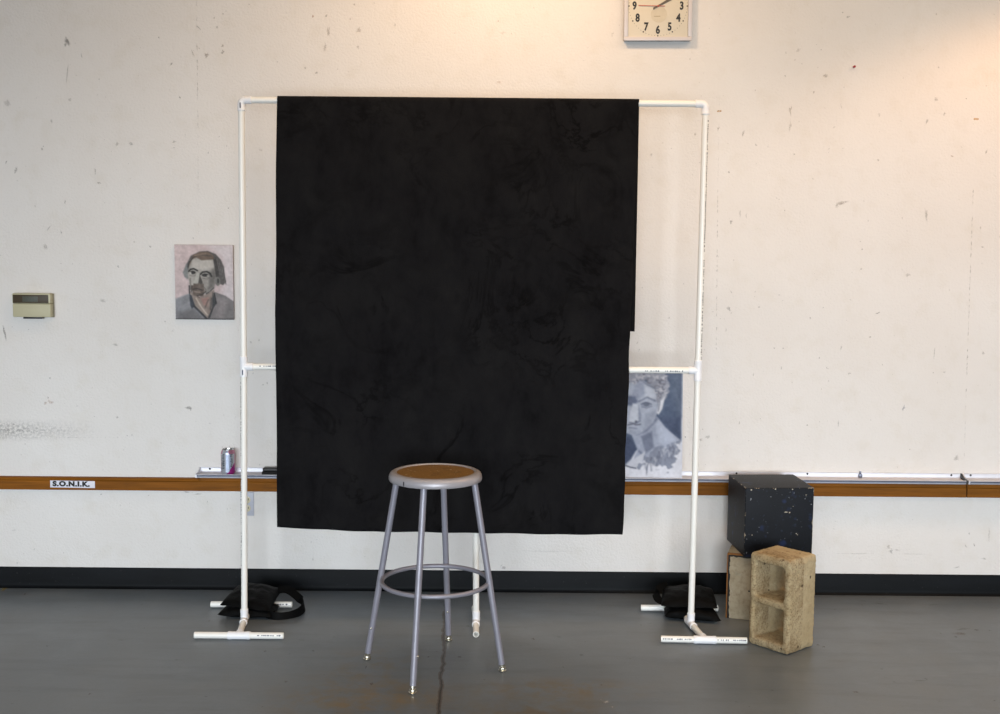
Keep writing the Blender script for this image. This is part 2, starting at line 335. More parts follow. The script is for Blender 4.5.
stain_blobs(bm, rows, lambda x, z: (x, -0.0006, z), lay)
struct(obj('wall_back', bm, [wall_material(), stain_mat('wall_scuffs', 0.7)], smooth=False))

def floor_material():
    t = NT('sealed_concrete_floor')
    big = t.noise(0.9, 5, 0.6); mid = t.noise(5.5, 6, 0.65); fine = t.noise(120, 3)
    streak = t.noise(6, 5, 0.6, vscale=(0.35, 2.2, 1))
    c = t.ramp(big, [(0.3, srgb(92, 100, 107)), (0.7, srgb(110, 118, 125))])
    c = t.mix(t.math('MULTIPLY', t.g(mid, 0.45, 0.72), 0.35), c, srgb(124, 127, 128))
    c = t.mix(t.math('MULTIPLY', t.g(streak, 0.5, 0.72), 0.40), c, srgb(78, 82, 86))
    c = t.mix(t.math('MULTIPLY', t.g(fine, 0.55, 0.8), 0.25), c, srgb(60, 60, 60))
    xyz = t.sep()
    # brown worn patches in front of the stool
    def patch(x, y, rx, ry, lo, hi, amt, col, c):
        dx = t.math('DIVIDE', t.math('SUBTRACT', xyz[0], x), rx); dy = t.math('DIVIDE', t.math('SUBTRACT', xyz[1], y), ry)
        d = t.math('SQRT', t.math('ADD', t.math('MULTIPLY', dx, dx), t.math('MULTIPLY', dy, dy)))
        m = t.math('MULTIPLY', t.g(d, 1.0, 0.25), t.g(t.noise(8, 6, 0.7), lo, hi))
        return t.mix(t.math('MULTIPLY', m, amt), c, col)
    c = patch(-0.47, -1.32, 0.42, 0.30, 0.42, 0.60, 0.75, srgb(118, 98, 60), c)
    c = patch(0.22, -1.20, 0.42, 0.14, 0.42, 0.58, 0.70, srgb(112, 94, 60), c)
    c = patch(0.16, -1.42, 0.40, 0.16, 0.42, 0.60, 0.70, srgb(104, 88, 58), c)
    c = patch(-0.50, -1.00, 0.30, 0.30, 0.48, 0.62, 0.45, srgb(110, 96, 70), c)
    # crack running from the wall past the stool: x of the crack bends with noise
    wob = t.math('MULTIPLY', t.math('SUBTRACT', t.noise(7, 5, 0.6, vscale=(0.2, 1, 1)), 0.5), 0.045)
    cx = t.math('ADD', t.math('ADD', t.math('MULTIPLY', xyz[1], -0.030), -0.249), wob)
    d = t.math('ABSOLUTE', t.math('SUBTRACT', xyz[0], cx))
    wid = t.math('MULTIPLY', t.noise(14, 4, 0.6), 0.012)
    edge = t.math('LESS_THAN', d, t.math('ADD', wid, 0.0022))
    core = t.math('LESS_THAN', d, t.math('MULTIPLY', wid, 0.42))
    yl = t.math('LESS_THAN', xyz[1], -0.30)
    c = t.mix(t.math('MULTIPLY', t.math('MULTIPLY', edge, yl), 0.75), c, srgb(74, 64, 50))
    c = t.mix(t.math('MULTIPLY', core, 0.8), c, srgb(34, 31, 28))
    r = t.ramp(mid, [(0.3, (0.30, 0.30, 0.30, 1)), (0.75, (0.46, 0.46, 0.46, 1))])
    t.set(Base_Color=c, Roughness=r, Specular_IOR_Level=0.5)
    t.bump(t.noise(35, 5, 0.6), 0.12, 0.004)
    return t.m
bm = bmesh.new(); lay = bm.verts.layers.float_color.new('stain')
bm.faces.new([bm.verts.new(p) for p in ((-6, -9, 0), (6, -9, 0), (6, 0, 0), (-6, 0, 0))])
frows = parse(FLOOR_MARKS)
for k in range(150):
    frows.append((random.uniform(-2.8, 2.8), random.uniform(-1.9, -0.05), random.uniform(5, 14), random.uniform(6, 20), random.uniform(0, 90), random.choice('kkkbg'), random.uniform(0.25, 0.7)))
stain_blobs(bm, frows, lambda x, y: (x, min(y, -0.014), 0.0004), lay)
struct(obj('floor', bm, [floor_material(), stain_mat('floor_specks', 0.6)], smooth=False))

bm = bmesh.new(); bm.faces.new([bm.verts.new(p) for p in ((-6, -9, 3.65), (-6, 0, 3.65), (6, 0, 3.65), (6, -9, 3.65))])
struct(obj('ceiling', bm, simple('white_ceiling', srgb(190, 186, 178), 0.9), smooth=False))

# rubber cove base
t = NT('black_rubber_base')
n1 = t.noise(3, 5, 0.6, vscale=(1, 1, 6)); n2 = t.noise(160, 2)
c = t.ramp(n1, [(0.3, srgb(5, 7, 9)), (0.75, srgb(15, 18, 22))])
c = t.mix(t.math('MULTIPLY', t.g(n2, 0.72, 0.80), 0.5), c, srgb(120, 120, 118))
t.set(Base_Color=c, Roughness=0.5, Specular_IOR_Level=0.10)
def extrude_x(bm, prof, x0, x1, mat=0):
    """prof: closed (y, z) outline swept along x"""
    a = [bm.verts.new((x0, y, z)) for y, z in prof]; b = [bm.verts.new((x1, y, z)) for y, z in prof]
    n = len(prof)
    for k in range(n): bm.faces.new((a[k], a[(k + 1) % n], b[(k + 1) % n], b[k])).material_index = mat
    bm.faces.new(a[::-1]).material_index = mat; bm.faces.new(b).material_index = mat
bm = bmesh.new()
extrude_x(bm, [(0, 0), (-0.015, 0), (-0.0155, 0.002), (-0.010, 0.006), (-0.006, 0.013), (-0.0045, 0.022), (-0.0035, 0.094), (-0.002, 0.099), (0, 0.100)], -6, 6)
struct(obj('baseboard_back', bm, t.m, angle=50))

# ------------------------------------------------------------------ wooden rail (two boards butted at the right)
def wood_material(name, lo, hi):
    t = NT(name)
    n = t.noise(7, 6, 0.6, vscale=(0.35, 6, 6)); n2 = t.noise(60, 3, vscale=(0.12, 3, 3)); n3 = t.noise(5, 4)
    c = t.ramp(n, [(0.30, lo), (0.70, hi)])
    c = t.mix(t.math('MULTIPLY', t.g(n2, 0.55, 0.72), 0.35), c, srgb(70, 42, 14))
    c = t.mix(t.math('MULTIPLY', t.g(n3, 0.62, 0.80), 0.35), c, srgb(60, 34, 14))
    t.set(Base_Color=c, Roughness=0.55, Specular_IOR_Level=0.15)
    t.bump(n2, 0.1, 0.002)
    return t.m
WOOD = wood_material('varnished_oak_rail', srgb(112, 66, 8), srgb(148, 90, 20))
def rail(name, x0, x1, cap):
    bm = bmesh.new()
    extrude_x(bm, [(-0.0005, 0.473), (-0.021, 0.473), (-0.023, 0.475), (-0.023, 0.516), (-0.019, 0.5195), (-0.0005, 0.5195)], x0, x1)
    if cap: extrude_x(bm, [(-0.0005, 0.5195), (-0.019, 0.5195), (-0.026, 0.521), (-0.0265, 0.527), (-0.022, 0.5315), (-0.0005, 0.533)], x0, cap)
    b0 = cap if cap else x0 + 0.0
    extrude_x(bm, [(-0.0005, 0.5195), (-0.018, 0.5195), (-0.018, 0.5465), (-0.0005, 0.5465)], b0, x1)
    return struct(obj(name, bm, WOOD, angle=40))
rail('trim_1', -6, 2.166, -1.395)
rail('trim_2', 2.171, 6, None)

# ------------------------------------------------------------------ aluminium marker trays
ALU = simple('dull_aluminium', srgb(205, 205, 212), 0.42, 0.35, 0.05, 14, bump=0.05)
ALU_SHADED = simple('shaded_tray_aluminium', srgb(112, 117, 132), 0.38, 0.5, 0.06, 14)  # aluminium darkened and blued to carry the shade under the lip
DARK = simple('dark_plastic', srgb(24, 24, 26), 0.45)
GRIT = simple('chalk_dust', srgb(120, 90, 70), 0.9)
def tray(x0, x1, label, clips, screws):
    r = thing('marker_tray', label, 'tray', ((x0 + x1) / 2, 0, 0.548), group='aluminium marker trays along the wall')
    bm = bmesh.new()
    c = (x0 + x1) / 2; a, b = x0 - c, x1 - c
    prof = [(-0.0008, 0.002), (-0.070, -0.001), (-0.076, -0.001), (-0.078, 0.002), (-0.078, 0.014), (-0.075, 0.016), (-0.072, 0.014), (-0.070, 0.009), (-0.012, 0.011), (-0.006, 0.014), (-0.004, 0.020), (-0.004, 0.034), (-0.0008, 0.035)]
    extrude_x(bm, prof, a, b)
    obj('tray_channel', bm, ALU, r, angle=30)
    bm = bmesh.new(); extrude_x(bm, [(-0.0700, -0.0035), (-0.0790, 0.0085), (-0.0795, 0.0125), (-0.0782, 0.0130), (-0.0782, 0.0030), (-0.0700, -0.0015)], a, b)
    obj('front_lip', bm, ALU_SHADED, r)
    for e in (a, b):
        bm = bmesh.new(); s = 0.006
        pr = [(-0.001, 0.0), (-0.074, -0.002), (-0.080, 0.0), (-0.080, 0.015), (-0.060, 0.018), (-0.03, 0.021), (-0.012, 0.028), (-0.006, 0.035), (-0.001, 0.035)]
        extrude_x(bm, pr, (e - s) if e < 0 else e + 0.0002, (e - 0.0002) if e < 0 else e + s)
        obj('end_cap', bm, ALU if e < 0 else DARK, r, angle=30)
    for x in screws:
        bm = bmesh.new(); lathe(bm, [(0, 0.0012), (0.0035, 0.0010), (0.005, 0)], Matrix.Translation((x - c, -0.0042, 0.027)) @ Matrix.Rotation(PI / 2, 4, 'X'), 12)
        obj('screw', bm, DARK, r)
    for x in clips:
        bm = bmesh.new(); box(bm, (x - c - 0.008, -0.016, 0.013), (x - c + 0.008, -0.0045, 0.030), 0.003); box(bm, (x - c - 0.004, -0.012, 0.030), (x - c + 0.004, -0.0045, 0.042), 0.002)
        obj('clip', bm, ALU_SHADED, r)
    return r
tray(-1.394, 2.142, 'long grey aluminium marker tray running behind the black backdrop cloth', [1.675], [-1.352, 1.10, 1.43, 2.10])
tray(2.158, 5.2, 'short end of a second aluminium marker tray at the right edge of the wall', [], [2.19])

# ------------------------------------------------------------------ PVC backdrop stand
PVC = simple('white_pvc_pipe', srgb(246, 245, 240), 0.32, 0, 0.01, 6)
PVCF = simple('white_pvc_fitting', srgb(245, 246, 250), 0.30, 0, 0.01, 6)
INK = simple('pipe_print_ink', srgb(70, 80, 100), 0.6)
INKD = simple('pipe_print_black', srgb(35, 35, 38), 0.6)
R, RF = 0.0134, 0.0168
stand = thing('backdrop_stand', 'white plastic pipe backdrop stand on flat feet holding the black cloth', 'backdrop stand', (-0.125, -0.49, 0))
O = Vector((-0.125, -0.49, 0))
def L(p): return Vector(p) - O
def pp(name, p0, p1):
    bm = bmesh.new(); pipe(bm, L(p0), L(p1), R); return obj(name, bm, PVC, stand)
def marks(parent, p0, p1, side, runs, mat=INK, k=1.0):
    """faded factory print along a pipe: runs of (start, end) fractions filled with tiny dashes"""
    p0, p1 = L(p0), L(p1); ax = (p1 - p0).normalized(); side = Vector(side); side = (side - ax * side.dot(ax)).normalized(); tang = ax.cross(side)
    LEN = (p1 - p0).length
    for a, b in runs:
        bm = bmesh.new(); s = a * LEN
        while s < b * LEN:
            d = random.uniform(0.003, 0.008)
            hw = random.uniform(0.0016, 0.0030) * k
            vs = []
            for ss, tt in ((s, -hw), (s, 0), (s, hw), (s + d, hw), (s + d, 0), (s + d, -hw)):
                th = tt / R
                vs.append(bm.verts.new(p0 + ax * ss + (side * math.cos(th) + tang * math.sin(th)) * (R + 0.00025)))
            bm.faces.new((vs[0], vs[1], vs[4], vs[5])); bm.faces.new((vs[1], vs[2], vs[3], vs[4]))
            s += d + random.choice((0.002, 0.003, 0.004, 0.009))
        obj('printed_marking', bm, mat, parent, smooth=False)
def collar(bm, p0, p1, r=RF):
    p0, p1 = Vector(p0), Vector(p1); ln = (p1 - p0).length
    lathe(bm, [(R * 0.98, ln * 0.2), (R * 0.98, 0), (r - 0.0012, 0), (r, 0.0012), (r, ln * 0.30), (r - 0.0006, ln * 0.36), (r - 0.0006, ln), (0, ln)], axis_mat(p0, p1), 24)
def tee(name, c, run, branch, hl=0.043, bl=0.040):
    c = L(c); run = Vector(run).normalized(); branch = Vector(branch).normalized(); bm = bmesh.new()
    collar(bm, c - run * hl, c); collar(bm, c + run * hl, c); collar(bm, c + branch * bl, c)
    return obj(name, bm, PVCF, stand, angle=40)
def elbow(name, c, d1, d2, al=0.043):
    c = L(c); d1 = Vector(d1).normalized(); d2 = Vector(d2).normalized(); bm = bmesh.new(); k = 0.018
    collar(bm, c + d1 * al, c + d1 * k); collar(bm, c + d2 * al, c + d2 * k)
    cc = c + (d1 + d2) * k
    pts = [cc - d2 * k * math.cos(a) - d1 * k * math.sin(a) for a in [PI / 2 * i / 8 for i in range(9)]]
    sweep(bm, pts, RF - 0.0006, 20)
    bmesh.ops.recalc_face_normals(bm, faces=bm.faces)
    return obj(name, bm, PVCF, stand, angle=40)
ZT, ZM, ZF = 2.209, 1.109, 0.0169
lt, lm, lb = Vector((-1.075, -0.49, ZT)), Vector((-1.080, -0.49, ZM)), Vector((-1.092, -0.49, ZF))
rt, rm, rb = Vector((0.830, -0.49, ZT)), Vector((0.826, -0.49, ZM)), Vector((0.823, -0.49, ZF))
mt, mb = Vector((-0.108, -0.49, ZM)), Vector((-0.098, -0.49, ZF))
X = Vector((1, 0, 0)); Z = Vector((0, 0, 1))
pp('crossbar', lt + X * 0.022, rt - X * 0.022)
pc1 = pp('crossbar', lm + X * 0.02, mt - X * 0.02); pc2 = pp('crossbar', mt + X * 0.02, rm - X * 0.02)
def seg(a, b, t0, t1):
    d = (b - a).normalized(); return a + d * t0, b - d * t1
p1 = pp('post', *seg(lt, lm, 0.022, 0.02)); p2 = pp('post', *seg(lm, lb, 0.02, 0.02))
p3 = pp('post', *seg(rt, rm, 0.022, 0.02)); p4 = pp('post', *seg(rm, rb, 0.02, 0.02))
p5 = pp('post', *seg(mt, mb, 0.02, 0.02))
e1 = elbow('elbow_fitting', lt, X, lm - lt); elbow('elbow_fitting', rt, -X, rm - rt)
t1 = tee('tee_fitting', lm, lt - lm, X); tee('tee_fitting', rm, rt - rm, -X); tee('tee_fitting', mt, X, -Z)
for (fit, at_, d) in ((e1, lt, lm - lt), (t1, lm, lb - lm)):       # moulded stamp on the fittings
    d = d.normalized(); bm = bmesh.new(); M = axis_mat(L(at_) + d * 0.012, L(at_) + d * 0.03)
    vs = []
    for zz in (0.0, 0.022):
        for th in (-0.22, -0.07, 0.08):
            vs.append(bm.verts.new(L(at_) + d * (0.012 + zz) + (Vector((0, -1, 0)) * math.cos(th) + X * math.sin(th)) * (RF + 0.0002)))
    bm.faces.new((vs[0], vs[1], vs[4], vs[3])); bm.faces.new((vs[1], vs[2], vs[5], vs[4]))
    obj('moulded_stamp', bm, INK, fit, smooth=False)
# feet: an H of pipes on the floor under each outer post
def foot(base, front, rear, dirf, dirr, lf, lr):
    base, front, rear = Vector(base), Vector(front), Vector(rear)
    df = (front - base).normalized(); dr = (rear - base).normalized()
    tee('tee_fitting', base, df, Z, 0.045, 0.047)
    pp('foot_stem', base + df * 0.025, front - df * 0.015); pp('foot_stem', base + dr * 0.025, rear - dr * 0.015)
    out = []
    for c, dvec, (l0, l1), toward in ((front, Vector(dirf).normalized(), lf, -df), (rear, Vector(dirr).normalized(), lr, -dr)):
        tee('tee_fitting', c, dvec, toward, 0.046, 0.036)
        a = pp('foot_bar', c - dvec * l0, c - dvec * 0.02); b = pp('foot_bar', c + dvec * 0.02, c + dvec * l1)
        out += [(a, c - dvec * l0, c - dvec * 0.02), (b, c + dvec * 0.02, c + dvec * l1)]
    return out
fl = foot(lb, (-1.070, -0.69, ZF), (-1.103, -0.28, ZF), (1, 0.0, 0), (1, 0.01, 0), (0.184, 0.183), (0.184, 0.178))
fr = foot(rb, (0.848, -0.695, ZF), (0.806, -0.28, ZF), (1, -0.035, 0), (1, 0, 0), (0.180, 0.172), (0.172, 0.172))
# middle foot: short open stems only
tee('tee_fitting', mb, (0, 1, 0), Z, 0.045, 0.047)
pp('foot_stem', mb + Vector((0, -0.025, 0)), mb + Vector((0.003, -0.155, -0.003))); pp('foot_stem', mb + Vector((0, 0.025, 0)), mb + Vector((-0.012, 0.20, -0.003)))
fv = (0, -1, 0.35)
marks(fl[1][0], fl[1][1], fl[1][2], fv, [(0.35, 0.55), (0.6, 0.78), (0.84, 0.97)]); marks(fl[3][0], fl[3][1], fl[3][2], fv, [(0.5, 0.85)])
marks(fr[0][0], fr[0][1], fr[0][2], fv, [(0.04, 0.3), (0.4, 0.75), (0.9, 0.97)]); marks(fr[1][0], fr[1][1], fr[1][2], fv, [(0.2, 0.5), (0.62, 0.98)])
sd = Vector((1, -0.55, 0))
marks(p3, rt, rm, (1, -0.55, 0), [(0.06, 0.55), (0.58, 0.96)], INKD, 1.9)
marks(p2, lm, lb, (-1, -0.42, 0), [(0.06, 0.35), (0.4, 0.62), (0.65, 0.9)], INKD, 1.8)
marks(pc2, mt, rm, (0, -1, -0.2), [(0.76, 0.83), (0.85, 0.93)], INK)
marks(pc1, lm, mt, (0, -1, 0.3), [(0.07, 0.16)], INK)

# ------------------------------------------------------------------ black cloth over the top bar
def cloth_material():
    t = NT('black_microsuede')
    nap = t.noise(4.5, 8, 0.72, vscale=(1.5, 1, 0.8)); fine = t.noise(420, 2)
    c = t.ramp(nap, [(0.30, srgb(13, 13, 15)), (0.45, srgb(22, 22, 24)), (0.70, srgb(28, 28, 29))])
    ridge = t.math('ABSOLUTE', t.math('SUBTRACT', t.noise(3.2, 5, 0.62, dist=1.3), 0.5))
    crease_shade = t.math('MULTIPLY', t.g(ridge, 0.030, 0.004), t.g(t.noise(2.6, 4, 0.6), 0.44, 0.62))
    smudge = t.math('MULTIPLY', t.g(t.noise(7, 7, 0.7, dist=0.9), 0.50, 0.66), t.g(t.noise(1.7, 3), 0.40, 0.62))
    c = t.mix(t.math('MULTIPLY', smudge, 0.55), c, srgb(9, 9, 10))
    c = t.mix(t.math('MULTIPLY', crease_shade, 0.8), c, srgb(7, 7, 8))  # shade in the folds painted as dark lines in the cloth colour
    t.set(Base_Color=c, Roughness=0.95, Specular_IOR_Level=0.05)
    if 'Sheen Weight' in t.b.inputs:
        t.b.inputs['Sheen Weight'].default_value = 0.05; t.b.inputs['Sheen Roughness'].default_value = 0.5
    t.bump(t.math('ADD', fine, t.math('MULTIPLY', t.noise(14, 5, 0.6, dist=0.6), 3)), 0.22, 0.004)
    return t.m
def build_cloth():
    bm = bmesh.new(); NU = 110
    ztop = ZT + R + 0.003; rad = R + 0.0035
    def left(z):  f = (ztop - z) / (ztop - 0.431); return -0.926 - 0.014 * min(1, f * 2) - 0.0 * f + 0.0012 * math.sin(z * 9)
    def right(z): f = (ztop - z) / (ztop - 0.411); return 0.555 - 0.034 * f + 0.0018 * math.sin(z * 14) + 0.001 * math.sin(z * 31)
    rows = []
    # front fall, bottom to top
    NV = 130
    for j in range(NV + 1):
        f = j / NV; row = []
        for i in range(NU + 1):
            u = i / NU
            zb = 0.431 - 0.019 * min(1, u * 3.2) ** 0.8 - 0.002 * u + 0.0012 * math.sin(u * 21) + 0.001 * math.sin(u * 47 + 1)
            z = zb + (ZT - zb) * f
            x = left(z) + (right(z) - left(z)) * u
            amp = 0.016 * (1 - f) ** 0.7
            d = amp * (0.5 + 0.5 * math.sin(u * 8.2 + 1.0 + 0.8 * math.sin(f * 3))) + 0.006 * noise.noise((x * 3.1, z * 3.7, 2.2)) * min(1, (1 - f) * 6) + 0.0022 * noise.noise((x * 11, z * 13, 5)) * min(1, (1 - f) * 6)
            y = -0.49 - rad - max(0.0, d)
            row.append(bm.verts.new((x, y, z)))
        rows.append(row)
    # over the bar
    for k in range(1, 10):
        a = PI * k / 9; row = []
        for i in range(NU + 1):
            u = i / NU; x = left(ztop) + (right(ztop) - left(ztop)) * u
            x += 0.004 * u * k / 9 - 0.002 * (1 - u) * k / 9
            row.append(bm.verts.new((x, -0.49 - rad * math.cos(a), ZT + rad * math.sin(a))))
        rows.append(row)
    # back flap
    NB = 60
    for j in range(1, NB + 1):
        f = j / NB; row = []
        for i in range(NU + 1):
            u = i / NU; z = ZT - f * (ZT - 1.268)
            x0 = -0.930 - 0.006 * f; x1 = 0.559 + 0.002 * f
            d = 0.02 * f * (0.5 + 0.5 * math.sin(u * 9)) + 0.002
            row.append(bm.verts.new((x0 + (x1 - x0) * u, -0.49 + rad + d * f, z)))
        rows.append(row)
    for a, b in zip(rows[:-1], rows[1:]):
        for i in range(NU): bm.faces.new((a[i], a[i + 1], b[i + 1], b[i]))
    bmesh.ops.recalc_face_normals(bm, faces=bm.faces)
    o = obj('backdrop_cloth', bm, cloth_material(), angle=80)
    md = o.modifiers.new('thickness', 'SOLIDIFY'); md.thickness = 0.0022; md.offset = 0
    return tag(o, 'large black cloth draped over the top bar of the white pipe stand', 'backdrop cloth')
build_cloth()

# ------------------------------------------------------------------ stool
SM = simple('grey_enamel_steel', srgb(142, 141, 152), 0.38, 0.2, 0.05, 18)
SR = simple('grey_enamel_seat_rim', srgb(166, 163, 168), 0.38, 0.2, 0.05, 18)
NICK = simple('nickel_glide', srgb(200, 195, 180), 0.22, 0.9, 0.04, 30)
t = NT('brown_hardboard')
n1 = t.noise(16, 6, 0.7); n2 = t.noise(170, 3); n3 = t.noise(7, 4)
c = t.ramp(n2, [(0.3, srgb(108, 80, 40)), (0.7, srgb(152, 116, 66))])
c = t.mix(t.math('MULTIPLY', t.g(n1, 0.52, 0.66), 0.55), c, srgb(82, 56, 28))
c = t.mix(t.math('MULTIPLY', t.g(n3, 0.62, 0.72), 0.6), c, srgb(62, 42, 22))
c = t.mix(t.g(t.noise(80, 1), 0.70, 0.74), c, srgb(205, 195, 170))
t.set(Base_Color=c, Roughness=0.5)
HB = t.m
stool = thing('stool', 'grey metal stool with round brown seat in front of the black cloth', 'stool', (-0.247, -0.97, 0))
bm = bmesh.new()
lathe(bm, [(0.147, 0.7635), (0.149, 0.767), (0.153, 0.7685), (0.164, 0.7665), (0.172, 0.762), (0.1765, 0.754), (0.178, 0.745), (0.1775, 0.737), (0.1755, 0.734), (0.172, 0.735), (0.171, 0.745), (0.150, 0.752), (0.0, 0.752)], Matrix(), 72)
seat = obj('seat_rim', bm, SR, stool, angle=50)
bm = bmesh.new(); lathe(bm, [(0, 0.7648), (0.140, 0.7648), (0.1468, 0.7640), (0.1468, 0.754), (0, 0.754)], Matrix(), 64)
obj('seat_board', bm, HB, stool)['label'] = 'brown hardboard seat board'
bm = bmesh.new(); box(bm, (-0.0015, -0.1792, 0.736), (0.0015, -0.1772, 0.754), 0.0004, M=Matrix.Rotation(math.radians(-38), 4, 'Z')); obj('rim_seam', bm, DARK, seat)
for ang, rf in ((168, 0.276), (257, 0.290), (82, 0.287), (-12, 0.268)):
    a = math.radians(ang); top = Vector((0.150 * math.cos(a), 0.150 * math.sin(a), 0.748)); bot = Vector((rf * math.cos(a), rf * math.sin(a), 0.010))
    d = (bot - top).normalized(); ln = (bot - top).length
    bm = bmesh.new(); rod(bm, top, top + d * (ln - 0.019), 0.0122, 0.0122, 20); leg = obj('leg', bm, SM, stool)
    end = top + d * (ln - 0.019)
    bm = bmesh.new()
    rod(bm, end - d * 0.003, bot + Vector((0, 0, 0.004)), 0.0112, 0.0105, 18)
    lathe(bm, [(0, 0.0), (0.0115, 0.0), (0.0155, 0.003), (0.0155, 0.007), (0.0118, 0.0095), (0.0140, 0.012), (0.0140, 0.016), (0.0115, 0.0195), (0, 0.021)], Matrix.Translation((bot.x, bot.y, 0.0003)), 24)
    obj('foot_glide', bm, NICK, leg, angle=40)
    side = Vector((-math.sin(a), math.cos(a), 0)) if ang not in (82,) else Vector((0, -1, 0))
    pos = top + d * (ln - 0.125)
    bm = bmesh.new(); M = axis_mat(pos + side * 0.0105, pos + side * 0.02); lathe(bm, [(0, 0), (0.004, 0), (0.0042, 0.003), (0.003, 0.0052), (0, 0.006)], M, 14)
    obj('leg_screw', bm, NICK, leg)
bm = bmesh.new(); sweep(bm, [(0.2055 * math.cos(2 * PI * k / 72), 0.2055 * math.sin(2 * PI * k / 72), 0.338) for k in range(72)], 0.0088, 14, True)
obj('foot_ring', bm, SM, stool)

# ------------------------------------------------------------------ concrete block
def block_material():
    t = NT('old_concrete_block')
    n1 = t.noise(7, 6, 0.65); n2 = t.noise(75, 5, 0.7); n3 = t.noise(28, 4, 0.6)
    c = t.ramp(n1, [(0.3, srgb(168, 148, 112)), (0.7, srgb(194, 176, 142))])
    c = t.mix(t.math('MULTIPLY', t.g(n2, 0.50, 0.72), 0.40), c, srgb(128, 106, 74))
    c = t.mix(t.math('MULTIPLY', t.g(n3, 0.60, 0.72), 0.40), c, srgb(206, 192, 160))
    # open face (local -y): dark speckle, plus browner tone painted for its unlit side
    xyz = t.sep()
    face = t.g(xyz[1], -0.083, -0.089)
    c = t.mix(t.math('MULTIPLY', face, t.math('MULTIPLY', t.g(t.noise(130, 3, 0.6), 0.50, 0.66), 0.60)), c, srgb(84, 62, 38))
    c = t.mix(t.math('MULTIPLY', face, t.math('MULTIPLY', t.g(t.noise(13, 5, 0.7), 0.44, 0.64), 0.60)), c, srgb(120, 94, 60))
    # pits
    pit = t.g(t.voro(24), 0.17, 0.13); sel = t.g(t.noise(9, 2), 0.53, 0.56)
    pm = t.math('MULTIPLY', pit, sel)
    c = t.mix(t.math('MULTIPLY', pm, 0.8), c, srgb(58, 40, 34))
    t.set(Base_Color=c, Roughness=0.92, Specular_IOR_Level=0.2)
    b1 = t.bump(t.math('SUBTRACT', n2, t.math('MULTIPLY', pm, 1.2)), 0.8, 0.006)
    return t.m
def build_block():
    W2, D2, Ht = 0.099, 0.092, 0.385
    bm = bmesh.new()
    s, wv = 0.029, 0.030
    box(bm, (-W2, -D2, 0), (-W2 + s, D2, Ht)); box(bm, (W2 - s, -D2, 0), (W2, D2, Ht))
    for z0, z1 in ((0, 0.036), (Ht / 2 - 0.016, Ht / 2 + 0.016), (Ht - 0.036, Ht)):
        box(bm, (-W2 + 0.001, -D2, z0), (W2 - 0.001, D2, z1))
    for sg in (1,):                         # the core narrows towards the far face
        vs = [bm.verts.new(p) for p in ((-W2 + s - 0.012, -0.06, 0.004), (-W2 + s + 0.026, D2 - 0.001, 0.004), (-W2 + s - 0.012, D2 - 0.001, 0.004), (-W2 + s - 0.012, -0.06, Ht - 0.004), (-W2 + s + 0.026, D2 - 0.001, Ht - 0.004), (-W2 + s - 0.012, D2 - 0.001, Ht - 0.004))]
        for q in ((0, 1, 2), (5, 4, 3), (0, 3, 4, 1), (1, 4, 5, 2), (2, 5, 3, 0)): bm.faces.new([vs[k] for k in q])
    bmesh.ops.recalc_face_normals(bm, faces=bm.faces)
    me = bpy.data.meshes.new('concrete_block'); bm.to_mesh(me); bm.free()
    tmp = bpy.data.objects.new('concrete_block', me); C.objects.link(tmp)
    rm_ = tmp.modifiers.new('fuse', 'REMESH'); rm_.mode = 'VOXEL'; rm_.voxel_size = 0.0042
    sm_ = tmp.modifiers.new('soften', 'SMOOTH'); sm_.iterations = 14; sm_.factor = 0.6
    dg = bpy.context.evaluated_depsgraph_get()
    me2 = bpy.data.meshes.new_from_object(tmp.evaluated_get(dg)); bpy.data.objects.remove(tmp)
    for v in me2.vertices:                        # crumbled edges and a rough cast surface
        co = v.co.copy()
        edge = sorted((abs(co.x) / W2, abs(co.y) / D2, abs(co.z - Ht / 2) / (Ht / 2)))[1]
        e = max(0.0, (edge - 0.86) / 0.14)
        n = v.normal
        k = 0.0016 * noise.noise(co * 60) + 0.0016 * noise.noise(co * 130)
        k -= e * e * 0.007 * max(0.25, 0.8 + 1.1 * noise.noise(co * 20 + Vector((3, 1, 7)))) + max(0, noise.noise(co * 14) - 0.3) * 0.03 * e
        v.co = co + n * k
    zs = min(v.co.z for v in me2.vertices)
    for v in me2.vertices: v.co.z -= zs
    me2.name = 'concrete_block'
    o = link('concrete_block', me2, block_material(), angle=60, loc=(1.159, -0.700, 0.0))
    o.rotation_euler = (0, 0, math.radians(-49.0))
    return tag(o, 'tan two-hole concrete block standing upright in front of the black cube', 'concrete block')
build_block()

# ------------------------------------------------------------------ painted cubes
def cube_material(name, base, hx, hy, hz, chip, specks):
    t = NT(name)
    xyz = t.sep()
    ax = [t.math('SUBTRACT', h, t.math('ABSOLUTE', v)) for v, h in zip(xyz, (hx, hy, hz))]      # distance inside each face
    mn, md_, = t.math('MINIMUM', ax[0], ax[1]), t.math('MAXIMUM', ax[0], ax[1])
    second = t.math('MINIMUM', md_, t.math('MAXIMUM', mn, ax[2]))                                # distance to the nearest edge
    n = t.noise(26, 5, 0.7)
    c = t.ramp(t.noise(5, 6, 0.65), [(0.3, base[0]), (0.7, base[1])])
    for sc, lo, hi, amt, col in specks:
        c = t.mix(t.math('MULTIPLY', t.g(t.noise(sc, 2, 0.5), lo, hi), amt), c, col)
    lim = t.math('MULTIPLY', t.math('SUBTRACT', n, 0.49), 0.034)
    c = t.mix(t.math('LESS_THAN', second, lim), c, chip)
    t.set(Base_Color=c, Roughness=0.55, Specular_IOR_Level=0.22)
    t.bump(t.noise(40, 5), 0.12, 0.003)
    return t.m
hx, hy, hz = 0.150, 0.146, 0.1515
bm = bmesh.new(); box(bm, (-hx, -hy, -hz), (hx, hy, hz), 0.004, 3)
